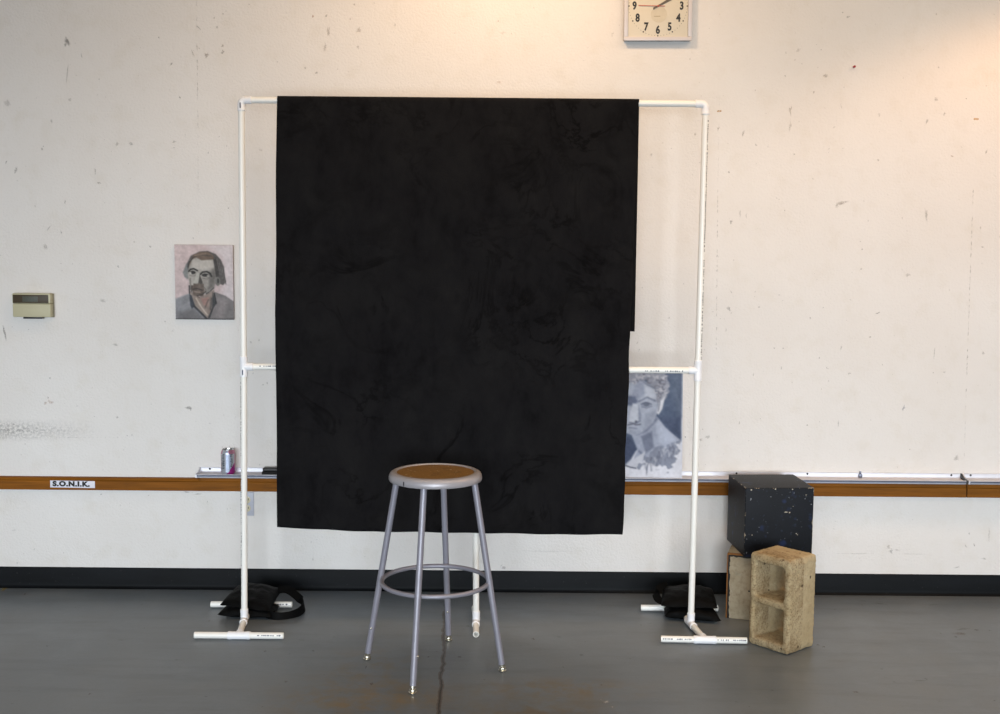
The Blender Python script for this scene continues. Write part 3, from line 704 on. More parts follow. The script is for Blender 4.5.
# a short pale scrape and a few chips low relief on the front face
cubem = cube_material('chipped_black_paint', (srgb(8, 11, 17), srgb(17, 21, 29)), hx, hy, hz, srgb(150, 138, 120),
                      [(48, 0.64, 0.74, 0.35, srgb(58, 72, 96)), (85, 0.715, 0.77, 0.8, srgb(160, 165, 172)), (16, 0.63, 0.74, 0.5, srgb(44, 62, 108))])
cube = obj('black_cube', bm, cubem, angle=50, loc=(1.197, -0.266, 0.2915 + hz))
cube.rotation_euler = (0, 0, math.radians(3.5))
tag(cube, 'black painted cube with chipped edges resting on the cream box', 'cube')
PLAST = simple('bare_plaster', srgb(190, 182, 165), 0.8)
def blob2d(cx, cz, rx, rz, y, n=14):
    bm = bmesh.new()
    c = bm.verts.new((cx, y - 0.0006, cz)); ring = [bm.verts.new((cx + rx * math.cos(2 * PI * k / n) * random.uniform(0.75, 1.2), y + 0.0005, cz + rz * math.sin(2 * PI * k / n) * random.uniform(0.75, 1.2))) for k in range(n)]
    for k in range(n): bm.faces.new((c, ring[k], ring[(k + 1) % n]))
    obj('paint_chip', bm, PLAST, cube, smooth=False)['label'] = 'pale scrape where the black paint is gone'
blob2d(0.030, 0.045, 0.014, 0.0035, -hy); blob2d(0.045, 0.043, 0.006, 0.006, -hy)
for x, z, r in ((0.078, -0.05, 0.005), (0.083, -0.055, 0.004), (-0.116, -0.055, 0.004), (0.115, 0.12, 0.004), (-0.125, 0.143, 0.006), (0.055, 0.145, 0.005), (-0.02, 0.146, 0.006), (0.06, 0.07, 0.003)):
    blob2d(x, z, r, r * 0.8, -hy)

bx, by, bz = 0.148, 0.100, 0.1455
t = NT('worn_cream_paint')
xyz = t.sep()
c = t.ramp(t.noise(9, 6, 0.7), [(0.3, srgb(156, 142, 116)), (0.7, srgb(184, 172, 148))])
c = t.mix(t.math('MULTIPLY', t.g(t.noise(40, 5, 0.7), 0.48, 0.68), 0.6), c, srgb(126, 110, 84))
c = t.mix(t.math('MULTIPLY', t.g(t.noise(14, 3), 0.64, 0.74), 0.35), c, srgb(140, 158, 150))
c = t.mix(t.math('MULTIPLY', t.g(t.voro(30), 0.16, 0.12), t.g(t.noise(6, 2), 0.54, 0.56)), c, srgb(30, 28, 26))
edg = t.math('MINIMUM', t.math('ADD', xyz[0], bx), t.math('ADD', t.math('SUBTRACT', bz, xyz[2]), 0.0))
edg = t.math('MAXIMUM', edg, t.math('MULTIPLY', t.math('ADD', xyz[1], by - 0.012), 4.0))
wv = t.math('MULTIPLY', t.noise(34, 4, 0.7), 0.020)
c = t.mix(t.math('LESS_THAN', edg, t.math('ADD', wv, 0.004)), c, srgb(24, 22, 22))
c = t.mix(t.math('LESS_THAN', edg, t.math('ADD', t.math('MULTIPLY', wv, 0.25), 0.003)), c, srgb(140, 92, 38))
t.set(Base_Color=c, Roughness=0.75); t.bump(t.noise(60, 5, 0.7), 0.4, 0.004)
bm = bmesh.new(); box(bm, (-bx, -by, -bz), (bx, by, bz), 0.004, 2)
ra = math.radians(-18)
px_, py_ = 0.996, -0.362            # its visible front left corner on the floor
cx_ = px_ + bx * math.cos(ra) - by * math.sin(ra); cy_ = py_ + bx * math.sin(ra) + by * math.cos(ra)
crate = obj('cream_box', bm, t.m, angle=50, loc=(cx_, cy_, bz + 0.0003)); crate.rotation_euler = (0, 0, ra)
tag(crate, 'worn cream box with bare brown edge on the floor under the black cube', 'box')

# ------------------------------------------------------------------ sandbags over the rear foot bars
t = NT('black_nylon')
c = t.ramp(t.noise(7, 5), [(0.3, srgb(4, 5, 5)), (0.7, srgb(9, 9, 10))])
t.set(Base_Color=c, Roughness=0.6, Specular_IOR_Level=0.08)
t.bump(t.math('ADD', t.noise(350, 2), t.math('MULTIPLY', t.noise(22, 4), 5)), 0.3, 0.004)
NYLON = t.m
def pillow(P, bulge_top, bulge_bot, seed, N=26, M=22):
    """P: four corner points FL, FR, BR, BL of the seam; closed stuffed shape"""
    FL, FR, BR, BL = (Vector(p) for p in P); bm = bmesh.new(); nrm = Vector((0, 0, 1))
    top, bot = [], []
    for j in range(M + 1):
        v = j / M; a, b = [], []
        for i in range(N + 1):
            u = i / N
            p = (FL * (1 - u) + FR * u) * (1 - v) + (BL * (1 - u) + BR * u) * v
            eu, ev = 4 * u * (1 - u), 4 * v * (1 - v)
            k = (max(eu, 0) ** 0.33) * (max(ev, 0) ** 0.33)
            pin = 0.002 * (1 - ev ** 0.5) * math.sin(u * 17 + seed) + 0.002 * (1 - eu ** 0.5) * math.sin(v * 15 + seed)
            wr = noise.noise((p.x * 14 + seed, p.y * 14, seed)) * 0.22 + 0.16 * noise.noise((p.x * 34, p.y * 34, seed + 3))
            cen = Vector(((u - .5), (v - .5), 0))
            edge = (i in (0, N)) or (j in (0, M))
            pp_ = p + Vector((0, 0, pin if edge else pin * 0.5))
            a.append(bm.verts.new(pp_ + nrm * bulge_top * k * (1 + wr)))
            b.append(a[-1] if edge else bm.verts.new(pp_ - nrm * bulge_bot * k * (1 + wr * 0.2)))
        top.append(a); bot.append(b)
    for j in range(M):
        for i in range(N):
            bm.faces.new((top[j][i], top[j][i + 1], top[j + 1][i + 1], top[j + 1][i]))
            bm.faces.new((bot[j][i], bot[j + 1][i], bot[j + 1][i + 1], bot[j][i + 1]))
    return bm
def ribbon(bm, pts, wid, th, side):
    pts = [Vector(p) for p in pts]; N = len(pts); rings = []
    # catmull-rom resample
    P = []
    for i in range(N - 1):
        p0, p1, p2, p3 = pts[max(i - 1, 0)], pts[i], pts[i + 1], pts[min(i + 2, N - 1)]
        for k in range(6):
            s = k / 6
            P.append(0.5 * ((2 * p1) + (p2 - p0) * s + (2 * p0 - 5 * p1 + 4 * p2 - p3) * s * s + (3 * p1 - p0 - 3 * p2 + p3) * s ** 3))
    P.append(pts[-1])
    for i, p in enumerate(P):
        tn = (P[min(i + 1, len(P) - 1)] - P[max(i - 1, 0)]).normalized()
        f = i / (len(P) - 1); sd = side(f); sd = (sd - tn * sd.dot(tn)).normalized(); nn = tn.cross(sd)
        rings.append([bm.verts.new(p + sd * a * wid / 2 + nn * b * th / 2) for a, b in ((-1, -1), (1, -1), (1, 1), (-1, 1))])
    for A, B in zip(rings[:-1], rings[1:]):
        for k in range(4): bm.faces.new((A[k], A[(k + 1) % 4], B[(k + 1) % 4], B[k]))
    bm.faces.new(rings[0][::-1]); bm.faces.new(rings[-1])

bagL = thing('sandbag', 'black sandbag with looped strap folded over the left stand foot', 'sandbag', (-1.09, -0.34, 0), group='sandbags weighing down the stand')
ob = Vector((-1.09, -0.34, 0))
def sub(ps, o): return [Vector(p) - o for p in ps]
bm = pillow(sub([(-1.222, -0.435, 0.017), (-0.985, -0.445, 0.014), (-0.975, -0.305, 0.018), (-1.19, -0.305, 0.022)], ob), 0.034, 0.013, 1.0)
obj('lower_pouch', bm, NYLON, bagL, angle=60)
bm = pillow(sub([(-1.215, -0.415, 0.058), (-0.996, -0.445, 0.040), (-0.985, -0.205, 0.060), (-1.165, -0.205, 0.085)], ob), 0.034, 0.010, 4.0)
obj('upper_pouch', bm, NYLON, bagL, angle=60)
bm = bmesh.new()
ribbon(bm, sub([(-0.995, -0.235, 0.070), (-0.955, -0.235, 0.072), (-0.905, -0.255, 0.046), (-0.868, -0.305, 0.026), (-0.868, -0.36, 0.020), (-0.895, -0.405, 0.014), (-0.945, -0.435, 0.013), (-0.985, -0.432, 0.016), (-1.03, -0.40, 0.020)], ob), 0.036, 0.004,
       lambda f: Vector((-0.25, 0.25, 1)) if f > 0.3 else Vector((0, 1, 0.9)))
obj('strap', bm, NYLON, bagL, angle=60)

ob = Vector((0.83, -0.33, 0))
bagR = thing('sandbag', 'plump black sandbag folded over the right stand foot beside the cream box', 'sandbag', ob, group='sandbags weighing down the stand')
bm = pillow(sub([(0.722, -0.405, 0.018), (0.962, -0.455, 0.016), (0.945, -0.30, 0.02), (0.735, -0.30, 0.022)], ob), 0.040, 0.014, 2.0)
obj('lower_pouch', bm, NYLON, bagR, angle=60)
bm = pillow(sub([(0.706, -0.405, 0.064), (0.952, -0.415, 0.060), (0.965, -0.215, 0.082), (0.738, -0.215, 0.084)], ob), 0.040, 0.012, 7.0)
obj('upper_pouch', bm, NYLON, bagR, angle=60)
bm = bmesh.new()
ribbon(bm, sub([(0.76, -0.225, 0.105), (0.73, -0.25, 0.104), (0.70, -0.285, 0.088), (0.705, -0.33, 0.070), (0.74, -0.35, 0.062)], ob), 0.034, 0.004, lambda f: Vector((0.4, 0.7, 0.5)))
obj('strap', bm, NYLON, bagR, angle=60)

# ------------------------------------------------------------------ drinks can and eraser on the tray
ZTR = 0.5592
can = thing('drink_can', 'silver and magenta drink can standing on the left end of the tray', 'can', (-1.257, -0.042, ZTR))
SIL = simple('can_silver', srgb(196, 198, 206), 0.30, 0.55, 0.03, 20)
PAL = simple('can_pale_blue_panel', srgb(176, 186, 208), 0.30, 0.4, 0.03, 20)
MAG = simple('can_magenta', srgb(150, 40, 120), 0.32, 0.3, 0.06, 20)
PNK = simple('can_pink_shoulder', srgb(176, 120, 140), 0.32, 0.4, 0.06, 20)
LTR = simple('can_dark_print', srgb(78, 88, 96), 0.4, 0.2, 0.06, 20)
bm = bmesh.new()
prof = [(0, 0.004), (0.022, 0.002), (0.0245, 0.0), (0.027, 0.002)] + [(0.0325, 0.010 + 0.088 * k / 22) for k in range(23)] + [(0.031, 0.105), (0.0285, 0.111), (0.0265, 0.1145)]
lathe(bm, prof, Matrix(), 60)
bm.faces.ensure_lookup_table()
for f in bm.faces:
    c = f.calc_center_median(); a = math.degrees(math.atan2(c.x, -c.y)); z = c.z      # a = 0 faces the room, + to the right
    m = 0
    if 8 < a < 34: m = 1
    if -8 < a < 8: m = 1
    if z < 0.008 + 0.030 * (a - 5) / 40 and a > 0: m = 2
    if z > 0.098 and (a > 15 or a < -40): m = 3
    if a < -62 or a > 70: m = 3 if z > 0.03 else 2
    f.material_index = m
obj('can_body', bm, [SIL, PAL, MAG, PNK], can, angle=40)
bm = bmesh.new()
def patch(a0, a1, z0, z1):
    N = 4; lo = []; hi = []
    for k in range(N + 1):
        a = math.radians(a0 + (a1 - a0) * k / N); d = Vector((math.sin(a), -math.cos(a), 0)) * 0.03275
        lo.append(bm.verts.new(d + Vector((0, 0, z0)))); hi.append(bm.verts.new(d + Vector((0, 0, z1))))
    for k in range(N): bm.faces.new((lo[k], lo[k + 1], hi[k + 1], hi[k]))
for col, z0, z1 in ((-48, 0.022, 0.094), (-30, 0.03, 0.094), (38, 0.038, 0.092)):       # broken upright strokes of the worn lettering
    bm = bmesh.new(); z = z0
    while z < z1:
        h = random.uniform(0.003, 0.007)
        patch(col + random.uniform(-8, -2), col + random.uniform(4, 10), z, z + h * 0.6)
        patch(col + random.choice((-8, 4)), col + random.choice((-2, 9)) + 3, z + h * 0.5, z + h)
        z += h + random.uniform(0.001, 0.003)
    obj('can_lettering', bm, LTR, can)
bm = bmesh.new(); lathe(bm, [(0.0265, 0.1143), (0.0272, 0.1163), (0.0265, 0.1178), (0.0252, 0.1172), (0.0245, 0.113), (0.0, 0.1125)], Matrix(), 48)
lid = obj('can_lid', bm, simple('can_lid_metal', srgb(205, 205, 205), 0.25, 0.8), can, angle=50)
bm = bmesh.new(); box(bm, (-0.008, -0.006, 0.1132), (0.008, 0.016, 0.1146), 0.0006); obj('pull_tab', bm, SIL, lid)

er = thing('eraser', 'black felt board eraser on the tray beside the cloth edge', 'eraser', (-1.030, -0.040, ZTR))
bm = bmesh.new(); box(bm, (-0.068, -0.024, 0.0002), (0.068, 0.024, 0.015), 0.002); obj('felt_pad', bm, simple('black_felt', srgb(30, 29, 29), 0.95), er)
bm = bmesh.new(); box(bm, (-0.065, -0.022, 0.0152), (0.065, 0.022, 0.032), 0.007, 4); obj('grip', bm, DARK, er)

# ------------------------------------------------------------------ wall fittings
th = thing('thermostat', 'beige box thermostat with brown window at the left of the wall', 'thermostat', (-2.143, 0, 1.272))
BEI = simple('beige_plastic', srgb(184, 178, 146), 0.45, 0, 0.03, 10)
bm = bmesh.new(); box(bm, (-0.089, -0.012, 0.004), (0.089, -0.0006, 0.112), 0.002)
obj('backplate', bm, simple('thermostat_backplate', srgb(150, 146, 125), 0.5), th)
bm = bmesh.new(); box(bm, (-0.087, -0.042, 0.006), (0.087, -0.0125, 0.067), 0.005, 3)
obj('cover', bm, BEI, th)
bm = bmesh.new(); box(bm, (-0.087, -0.042, 0.0675), (0.087, -0.0125, 0.114), 0.003, 2); hd = obj('housing', bm, BEI, th)
bm = bmesh.new(); box(bm, (-0.084, -0.0435, 0.070), (0.078, -0.0422, 0.108), 0.0006); obj('window_band', bm, simple('brown_smoked_plastic', srgb(70, 60, 46), 0.4, 0, 0.06, 30, 0.2), hd)
bm = bmesh.new(); box(bm, (-0.040, -0.0444, 0.075), (0.030, -0.0436, 0.101), 0.0004); obj('display', bm, simple('grey_green_display', srgb(84, 86, 76), 0.4, 0, 0.06, 30, 0.2), hd)
bm = bmesh.new()
for x in (-0.022, -0.010, 0.006, 0.018):
    for x0, z0, x1, z1 in ((0, 0, 0.007, 0.0016), (0, 0.007, 0.007, 0.0086), (0.0055, 0.0, 0.007, 0.015), (0, 0.0134, 0.007, 0.015)):
        box(bm, (x + x0, -0.0448, 0.080 + z0), (x + x1, -0.0445, 0.080 + z1))
obj('display_segment', bm, simple('lcd_segment', srgb(62, 66, 60), 0.4), hd)
bm = bmesh.new(); box(bm, (-0.042, -0.036, -0.002), (0.045, -0.010, 0.0055), 0.001); obj('switch_slot', bm, DARK, th)

ou = thing('wall_outlet', 'grey electrical outlet plate under the tray behind the left post', 'outlet', (-1.180, 0, 0.354))
bm = bmesh.new(); box(bm, (-0.031, -0.006, 0), (0.031, -0.0006, 0.112), 0.002, 2); obj('cover_plate', bm, simple('grey_outlet_plate', srgb(184, 186, 198), 0.4), ou)
for zc in (0.036, 0.076):
    bm = bmesh.new(); lathe(bm, [(0, 0.0085), (0.0145, 0.0085), (0.0165, 0.0075), (0.0165, 0.0061)], Matrix.Translation((0, 0, zc)) @ Matrix.Rotation(PI / 2, 4, 'X'), 24)
    rc = obj('receptacle', bm, simple('ivory_receptacle', srgb(206, 196, 164), 0.4), ou)
    bm = bmesh.new()
    for sx in (-0.0062, 0.0062): box(bm, (sx - 0.0016, -0.0092, zc - 0.002), (sx + 0.0016, -0.0086, zc + 0.008), 0.0003)
    box(bm, (-0.002, -0.0092, zc - 0.011), (0.002, -0.0086, zc - 0.007), 0.0005)
    obj('slot', bm, DARK, rc)
bm = bmesh.new(); lathe(bm, [(0, 0.0075), (0.003, 0.007), (0.0035, 0.0061)], Matrix.Translation((0, 0, 0.056)) @ Matrix.Rotation(PI / 2, 4, 'X'), 12); obj('screw', bm, NICK, ou)

lab = thing('name_label', 'white strip label lettered S.O.N.I.K. stuck on the wooden rail', 'label', (-1.986, -0.0232, 0.5005))
lab.rotation_euler = (0, math.radians(0.5), 0)
bm = bmesh.new(); box(bm, (-0.104, -0.0008, -0.0165), (0.104, -0.0001, 0.0165), 0.0002); obj('paper_strip', bm, simple('white_label_paper', srgb(226, 226, 236), 0.5), lab)
me = text_mesh('S.O.N.I.K.', 0.031, 0.0020, 1.12); me.transform(Matrix.Diagonal((1.20, 1, 1, 1))); me.transform(Matrix.Translation((-0.006, -0.0012, 0.0008)) @ WALL_M)
link('lettering', me, simple('black_print', srgb(22, 20, 20), 0.6), lab, smooth=False)

# red push pin in the wall
pin = thing('push_pin', 'tiny red push pin in the wall right of the clock', 'push pin', (1.5745, -0.0007, 2.434))
bm = bmesh.new(); lathe(bm, [(0, 0.0), (0.004, 0.0), (0.0045, 0.002), (0.0032, 0.005), (0.0035, 0.012), (0.0055, 0.014), (0.0055, 0.016), (0, 0.017)], Matrix.Rotation(PI / 2, 4, 'X'), 20)
obj('pin_head', bm, simple('red_pin_plastic', srgb(150, 24, 22), 0.35), pin)

# ------------------------------------------------------------------ clock
ck = thing('wall_clock', 'square cream wall clock with pale grey frame at the top of the wall', 'clock', (0.685, 0, 2.688))
ck.rotation_euler = (0, math.radians(-0.5), 0)
GF = simple('pale_grey_frame', srgb(206, 200, 200), 0.4, 0.1, 0.03, 12); GD = simple('dark_grey_case', srgb(66, 68, 66), 0.5)
H2 = 0.151
bm = bmesh.new(); box(bm, (-H2 + 0.002, -0.030, -H2 + 0.002), (H2 - 0.002, -0.0006, H2 - 0.002), 0.003); obj('case', bm, GD, ck)
bm = bmesh.new()
o_, i_ = H2, 0.134
for (a, b, c_, d) in ((-o_, -o_, o_, -i_), (-o_, i_, o_, o_), (-o_, -i_, -i_, i_), (i_, -i_, o_, i_)):
    box(bm, (a, -0.040, b), (c_, -0.0305, d), 0.0015)
obj('frame', bm, GF, ck)
bm = bmesh.new(); box(bm, (-0.1335, -0.0335, -0.1335), (0.1335, -0.0306, 0.1335), 0.0003); obj('dial', bm, simple('cream_dial', srgb(212, 203, 184), 0.45, 0, 0.02, 5), ck)
BLK = simple('black_dial_print', srgb(26, 26, 26), 0.5)
for h in range(1, 13):
    a = 2 * PI * h / 12; me = text_mesh(str(h), 0.043, 0.0018); me.transform(Matrix.Diagonal((0.85, 1.1, 1, 1)))
    me.transform(Matrix.Translation((0.105 * math.sin(a), -0.0341, 0.105 * math.cos(a))) @ WALL_M)
    link('numeral', me, BLK, ck, smooth=False)
dot_me = {}
for k in range(60):
    a = 2 * PI * k / 60; r = 0.0032 if k % 5 == 0 else 0.0013
    if r not in dot_me:
        bm = bmesh.new(); lathe(bm, [(0, 0.0005), (r, 0.0005), (r, 0)], Matrix.Rotation(PI / 2, 4, 'X'), 10)
        o = obj('minute_dot', bm, BLK, ck); dot_me[r] = o.data
    else:
        o = bpy.data.objects.new('minute_dot', dot_me[r]); C.objects.link(o); o.parent = ck
    o.location = (0.1295 * math.sin(a), -0.0336, 0.1295 * math.cos(a))

bm = bmesh.new(); lathe(bm, [(0, 0.0004), (0.036, 0.0004), (0.036, 0)], Matrix.Translation((0.004, -0.0336, -0.036)) @ Matrix.Rotation(PI / 2, 4, 'X'), 40); obj('dial_emblem', bm, simple('faint_emblem', srgb(203, 193, 172), 0.45), ck)
bm = bmesh.new(); box(bm, (-0.018, -0.0347, -0.046), (0.010, -0.0341, -0.043)); obj('dial_print', bm, simple('faint_print', srgb(168, 152, 124), 0.5), ck)
def hand(name, ang, ln, tail, wid, y, m):
    bm = bmesh.new(); box(bm, (-wid / 2, y - 0.0008, -tail), (wid / 2, y, ln), 0.0003, M=Matrix.Rotation(math.radians(ang), 4, 'Y')); return obj(name, bm, m, ck)
HG = simple('grey_brown_hand', srgb(92, 82, 66), 0.4)
hand('hour_hand', 63, 0.070, 0.022, 0.0085, -0.0352, HG); hand('minute_hand', 58, 0.105, 0.026, 0.006, -0.0362, HG)
hand('second_hand', 271.5, 0.088, 0.030, 0.0028, -0.0372, simple('red_hand', srgb(190, 90, 70), 0.4))
bm = bmesh.new(); lathe(bm, [(0, 0.004), (0.004, 0.0035), (0.005, 0)], Matrix.Translation((0, -0.0346, 0)) @ Matrix.Rotation(PI / 2, 4, 'X'), 18); obj('hub', bm, simple('red_hub', srgb(170, 80, 60), 0.4), ck)

# ------------------------------------------------------------------ paintings: pigment laid stroke by stroke on a fine mesh
class Canvas:
    def __init__(self, x0, y0, x1, y1, nx, ny, base):
        self.nx, self.ny = nx, ny
        xs = np.linspace(x0, x1, nx); ys = np.linspace(y0, y1, ny)
        self.X, self.Y = np.meshgrid(xs, ys)
        self.I = np.zeros((ny, nx, 3)); self.I[:] = base
        self.rs = np.random.RandomState(3)
    def field(self, sc, seed):
        rs = np.random.RandomState(seed); g = rs.rand(int(self.ny / sc) + 3, int(self.nx / sc) + 3)
        yy = np.arange(self.ny) / sc; xx = np.arange(self.nx) / sc
        y0 = yy.astype(int); x0 = xx.astype(int); fy = (yy - y0)[:, None]; fx = (xx - x0)[None, :]
        fy = fy * fy * (3 - 2 * fy); fx = fx * fx * (3 - 2 * fx)
        a = g[np.ix_(y0, x0)]; b = g[np.ix_(y0, x0 + 1)]; c = g[np.ix_(y0 + 1, x0)]; d = g[np.ix_(y0 + 1, x0 + 1)]
        return (a * (1 - fx) + b * fx) * (1 - fy) + (c * (1 - fx) + d * fx) * fy
    def lay(self, m, col):
        m = np.clip(m, 0, 1)[..., None]; self.I = self.I * (1 - m) + np.array(col, float) * m
    def segd(self, ax, ay, bx, by):
        dx, dy = bx - ax, by - ay; t = np.clip(((self.X - ax) * dx + (self.Y - ay) * dy) / (dx * dx + dy * dy + 1e-9), 0, 1)
        return np.hypot(self.X - ax - t * dx, self.Y - ay - t * dy)
    def poly(self, pts, col, soft=5, al=1.0, rag=0, seed=1):
        inside = np.zeros(self.X.shape, bool); d = np.full(self.X.shape, 1e9); n = len(pts)
        for k in range(n):
            (ax, ay), (bx, by) = pts[k], pts[(k + 1) % n]
            d = np.minimum(d, self.segd(ax, ay, bx, by))
            if ay != by:
                cr = ((ay > self.Y) != (by > self.Y)) & (self.X < (bx - ax) * (self.Y - ay) / (by - ay) + ax)
                inside ^= cr
        sd = np.where(inside, d, -d)
        if rag: sd = sd + (self.field(4, seed) - 0.5) * rag
        self.lay((sd / soft + 0.5) * al if al == 1 else np.clip(sd / soft + 0.5, 0, 1) * al, col)
    def ell(self, cx, cy, rx, ry, col, soft=0.3, al=1.0):
        r = np.hypot((self.X - cx) / rx, (self.Y - cy) / ry); self.lay(np.clip((1 - r) / soft + 0.5, 0, 1) * al, col)
    def line(self, pts, wid, col, soft=4, al=1.0):
        d = np.full(self.X.shape, 1e9)
        for (a, b) in zip(pts[:-1], pts[1:]): d = np.minimum(d, self.segd(*a, *b))
        self.lay(np.clip((wid / 2 - d) / soft + 0.5, 0, 1) * al, col)
    def brush(self, amt, seed):
        self.I += ((self.field(3, seed) - 0.5) + (self.field(9, seed + 1) - 0.5))[..., None] * amt
    def blur(self, n=1):
        for _ in range(n):
            P = np.pad(self.I, ((1, 1), (1, 1), (0, 0)), 'edge')
            self.I = (P[:-2, 1:-1] + P[2:, 1:-1] + P[1:-1, :-2] + P[1:-1, 2:] + 4 * P[1:-1, 1:-1]) / 8
    def mesh(self, name, w, h, y):
        I = np.clip(self.I, 0, 255) / 255.0; lin = np.where(I <= 0.04045, I / 12.92, ((I + 0.055) / 1.055) ** 2.4)
        nx, ny = self.nx, self.ny
        gx, gz = np.meshgrid(np.linspace(-w / 2, w / 2, nx), np.linspace(h, 0, ny))
        co = np.stack([gx, np.full_like(gx, y), gz], -1).reshape(-1, 3)
        idx = np.arange(nx * ny).reshape(ny, nx)
        q = np.stack([idx[:-1, :-1], idx[1:, :-1], idx[1:, 1:], idx[:-1, 1:]], -1).reshape(-1, 4)
        me = bpy.data.meshes.new(name); me.from_pydata(co.tolist(), [], q.tolist())
        at = me.color_attributes.new('pigment', 'FLOAT_COLOR', 'POINT')
        at.data.foreach_set('color', np.concatenate([lin.reshape(-1, 3), np.ones((nx * ny, 1))], 1).ravel())
        me.update(); return me
t = NT('painted_pigment'); t.set(Base_Color=t.attr('pigment').outputs['Color'], Roughness=0.55, Specular_IOR_Level=0.3); t.bump(t.noise(220, 3), 0.15, 0.002)
PIG = t.m

def portrait():
    c = Canvas(100, 100, 533, 645, 108, 136, (198, 180, 180))
    c.poly([(330, 90), (540, 90), (540, 520), (440, 470), (470, 360), (450, 200)], (206, 196, 198), 60)
    c.brush(12, 5)
    c.poly([(204, 436), (260, 470), (345, 640), (300, 640), (240, 560)], (140, 128, 120), 6)
    c.poly([(100, 495), (205, 455), (250, 560), (335, 645), (100, 650)], (132, 132, 136), 8); c.poly([(120, 600), (230, 560), (320, 645), (110, 650)], (106, 104, 106), 30)
    c.poly([(388, 440), (470, 468), (537, 512), (537, 650), (345, 650), (400, 540)], (118, 113, 113), 8); c.poly([(420, 480), (500, 510), (440, 640), (390, 620)], (138, 130, 130), 40, 0.7)
    c.poly([(212, 440), (228, 465), (290, 480), (390, 425), (392, 500), (375, 560), (345, 645), (325, 610), (262, 525)], (136, 122, 114), 8)
    c.poly([(290, 490), (350, 480), (340, 545), (310, 540)], (156, 124, 116), 14); c.line([(255, 490), (290, 550), (335, 610)], 10, (186, 172, 160), 8); c.line([(345, 500), (320, 560)], 8, (92, 82, 78), 8)
    c.line([(370, 490), (360, 570)], 14, (84, 78, 76), 12)
    c.poly([(160, 300), (185, 240), (215, 215), (215, 340), (190, 350), (172, 335)], (122, 124, 124), 10)
    c.poly([(200, 300), (192, 235), (220, 180), (285, 148), (345, 143), (405, 165), (442, 205), (466, 260), (472, 330), (480, 365), (458, 392), (436, 385), (400, 300), (300, 250)], (84, 80, 78), 8)
    c.poly([(212, 215), (240, 192), (300, 186), (390, 205), (408, 262), (412, 330), (392, 405), (352, 445), (292, 472), (245, 464), (218, 430), (205, 370), (196, 310)], (156, 151, 145), 9)
    c.poly([(230, 205), (380, 205), (385, 265), (300, 285), (222, 270)], (182, 176, 169), 22); c.poly([(345, 300), (395, 270), (408, 330), (388, 405), (340, 450), (330, 400)], (108, 104, 100), 30)
    c.poly([(385, 195), (412, 215), (430, 330), (405, 335), (396, 270)], (62, 58, 56), 8)
    c.ell(418, 366, 19, 32, (112, 110, 106)); c.ell(420, 362, 8, 18, (58, 55, 54))
    c.poly([(215, 215), (235, 175), (290, 150), (350, 150), (392, 180), (392, 205), (300, 212), (262, 192), (232, 205), (205, 262)], (104, 88, 76), 8); c.line([(230, 195), (290, 170), (370, 180)], 8, (76, 66, 60), 6); c.line([(250, 178), (330, 162)], 6, (138, 118, 102), 6)
    for k in range(7): c.line([(404 + 9 * k, 190 + 14 * k), (430 + 8 * k, 300 + 14 * k)], 5, ((128, 122, 118) if k % 2 else (52, 50, 50)), 5, 0.75)
    c.line([(198, 262), (210, 225), (236, 196)], 7, (46, 44, 44), 5)
    c.line([(204, 293), (218, 278), (240, 273), (268, 287)], 11, (42, 40, 38), 4); c.ell(234, 301, 20, 12, (44, 42, 40)); c.ell(216, 306, 8, 6, (196, 192, 186)); c.line([(210, 322), (236, 330), (258, 318)], 5, (118, 114, 110), 5)
    c.line([(288, 314), (306, 298), (338, 294), (360, 306), (372, 328)], 12, (42, 40, 38), 4); c.ell(324, 320, 24, 12, (42, 40, 38)); c.ell(346, 326, 9, 6, (150, 148, 142)); c.line([(306, 342), (336, 348), (360, 338)], 6, (108, 104, 100), 6)
    c.poly([(206, 330), (240, 335), (244, 385), (222, 420), (210, 380)], (176, 171, 164), 18); c.poly([(308, 352), (350, 350), (352, 400), (328, 420), (312, 388)], (150, 145, 139), 18); c.line([(214, 345), (214, 395), (224, 440)], 9, (104, 100, 96), 10, 0.8); c.line([(302, 392), (326, 420), (330, 450)], 6, (88, 82, 78), 6, 0.8)
    c.poly([(264, 300), (286, 306), (274, 372), (246, 384), (238, 372)], (176, 173, 166), 6); c.poly([(284, 318), (296, 345), (306, 380), (284, 392), (272, 380)], (72, 67, 63), 6); c.line([(240, 386), (262, 394), (304, 390)], 8, (62, 56, 52), 5)
    c.poly([(222, 392), (260, 382), (310, 386), (326, 432), (304, 466), (266, 482), (236, 462), (218, 425)], (98, 86, 78), 8, 1, 20, 8); c.line([(232, 424), (262, 418), (302, 430)], 7, (50, 44, 42), 4); c.line([(244, 441), (284, 446)], 9, (140, 124, 114), 6); c.line([(226, 398), (218, 440)], 6, (66, 58, 54), 5)
    c.line([(262, 470), (300, 462), (326, 440)], 8, (64, 58, 54), 6); c.line([(212, 400), (222, 448)], 6, (110, 106, 102), 6)
    c.line([(330, 458), (362, 436), (388, 412)], 6, (56, 54, 54), 5)
    c.line([(205, 398), (206, 455)], 8, (46, 46, 48), 5); c.poly([(203, 455), (222, 470), (246, 545), (222, 568), (210, 540)], (58, 62, 70), 6)
    c.line([(240, 548), (285, 592), (335, 642)], 14, (50, 50, 54), 6); c.poly([(378, 440), (404, 530), (386, 560), (352, 645), (336, 640), (372, 560)], (58, 58, 60), 6); c.line([(390, 452), (404, 525)], 9, (36, 36, 38), 5)
    c.line([(102, 498), (200, 458)], 5, (156, 156, 160), 5); c.line([(130, 560), (200, 520)], 10, (156, 154, 158), 16, 0.6); c.line([(100, 642), (533, 642)], 8, (66, 62, 62), 4)
    c.blur(1); c.brush(14, 11)
    return c
pt = thing('portrait_painting', 'small grey portrait painting of a bearded man on pink ground', 'painting', (-1.3605, 0, 1.272))
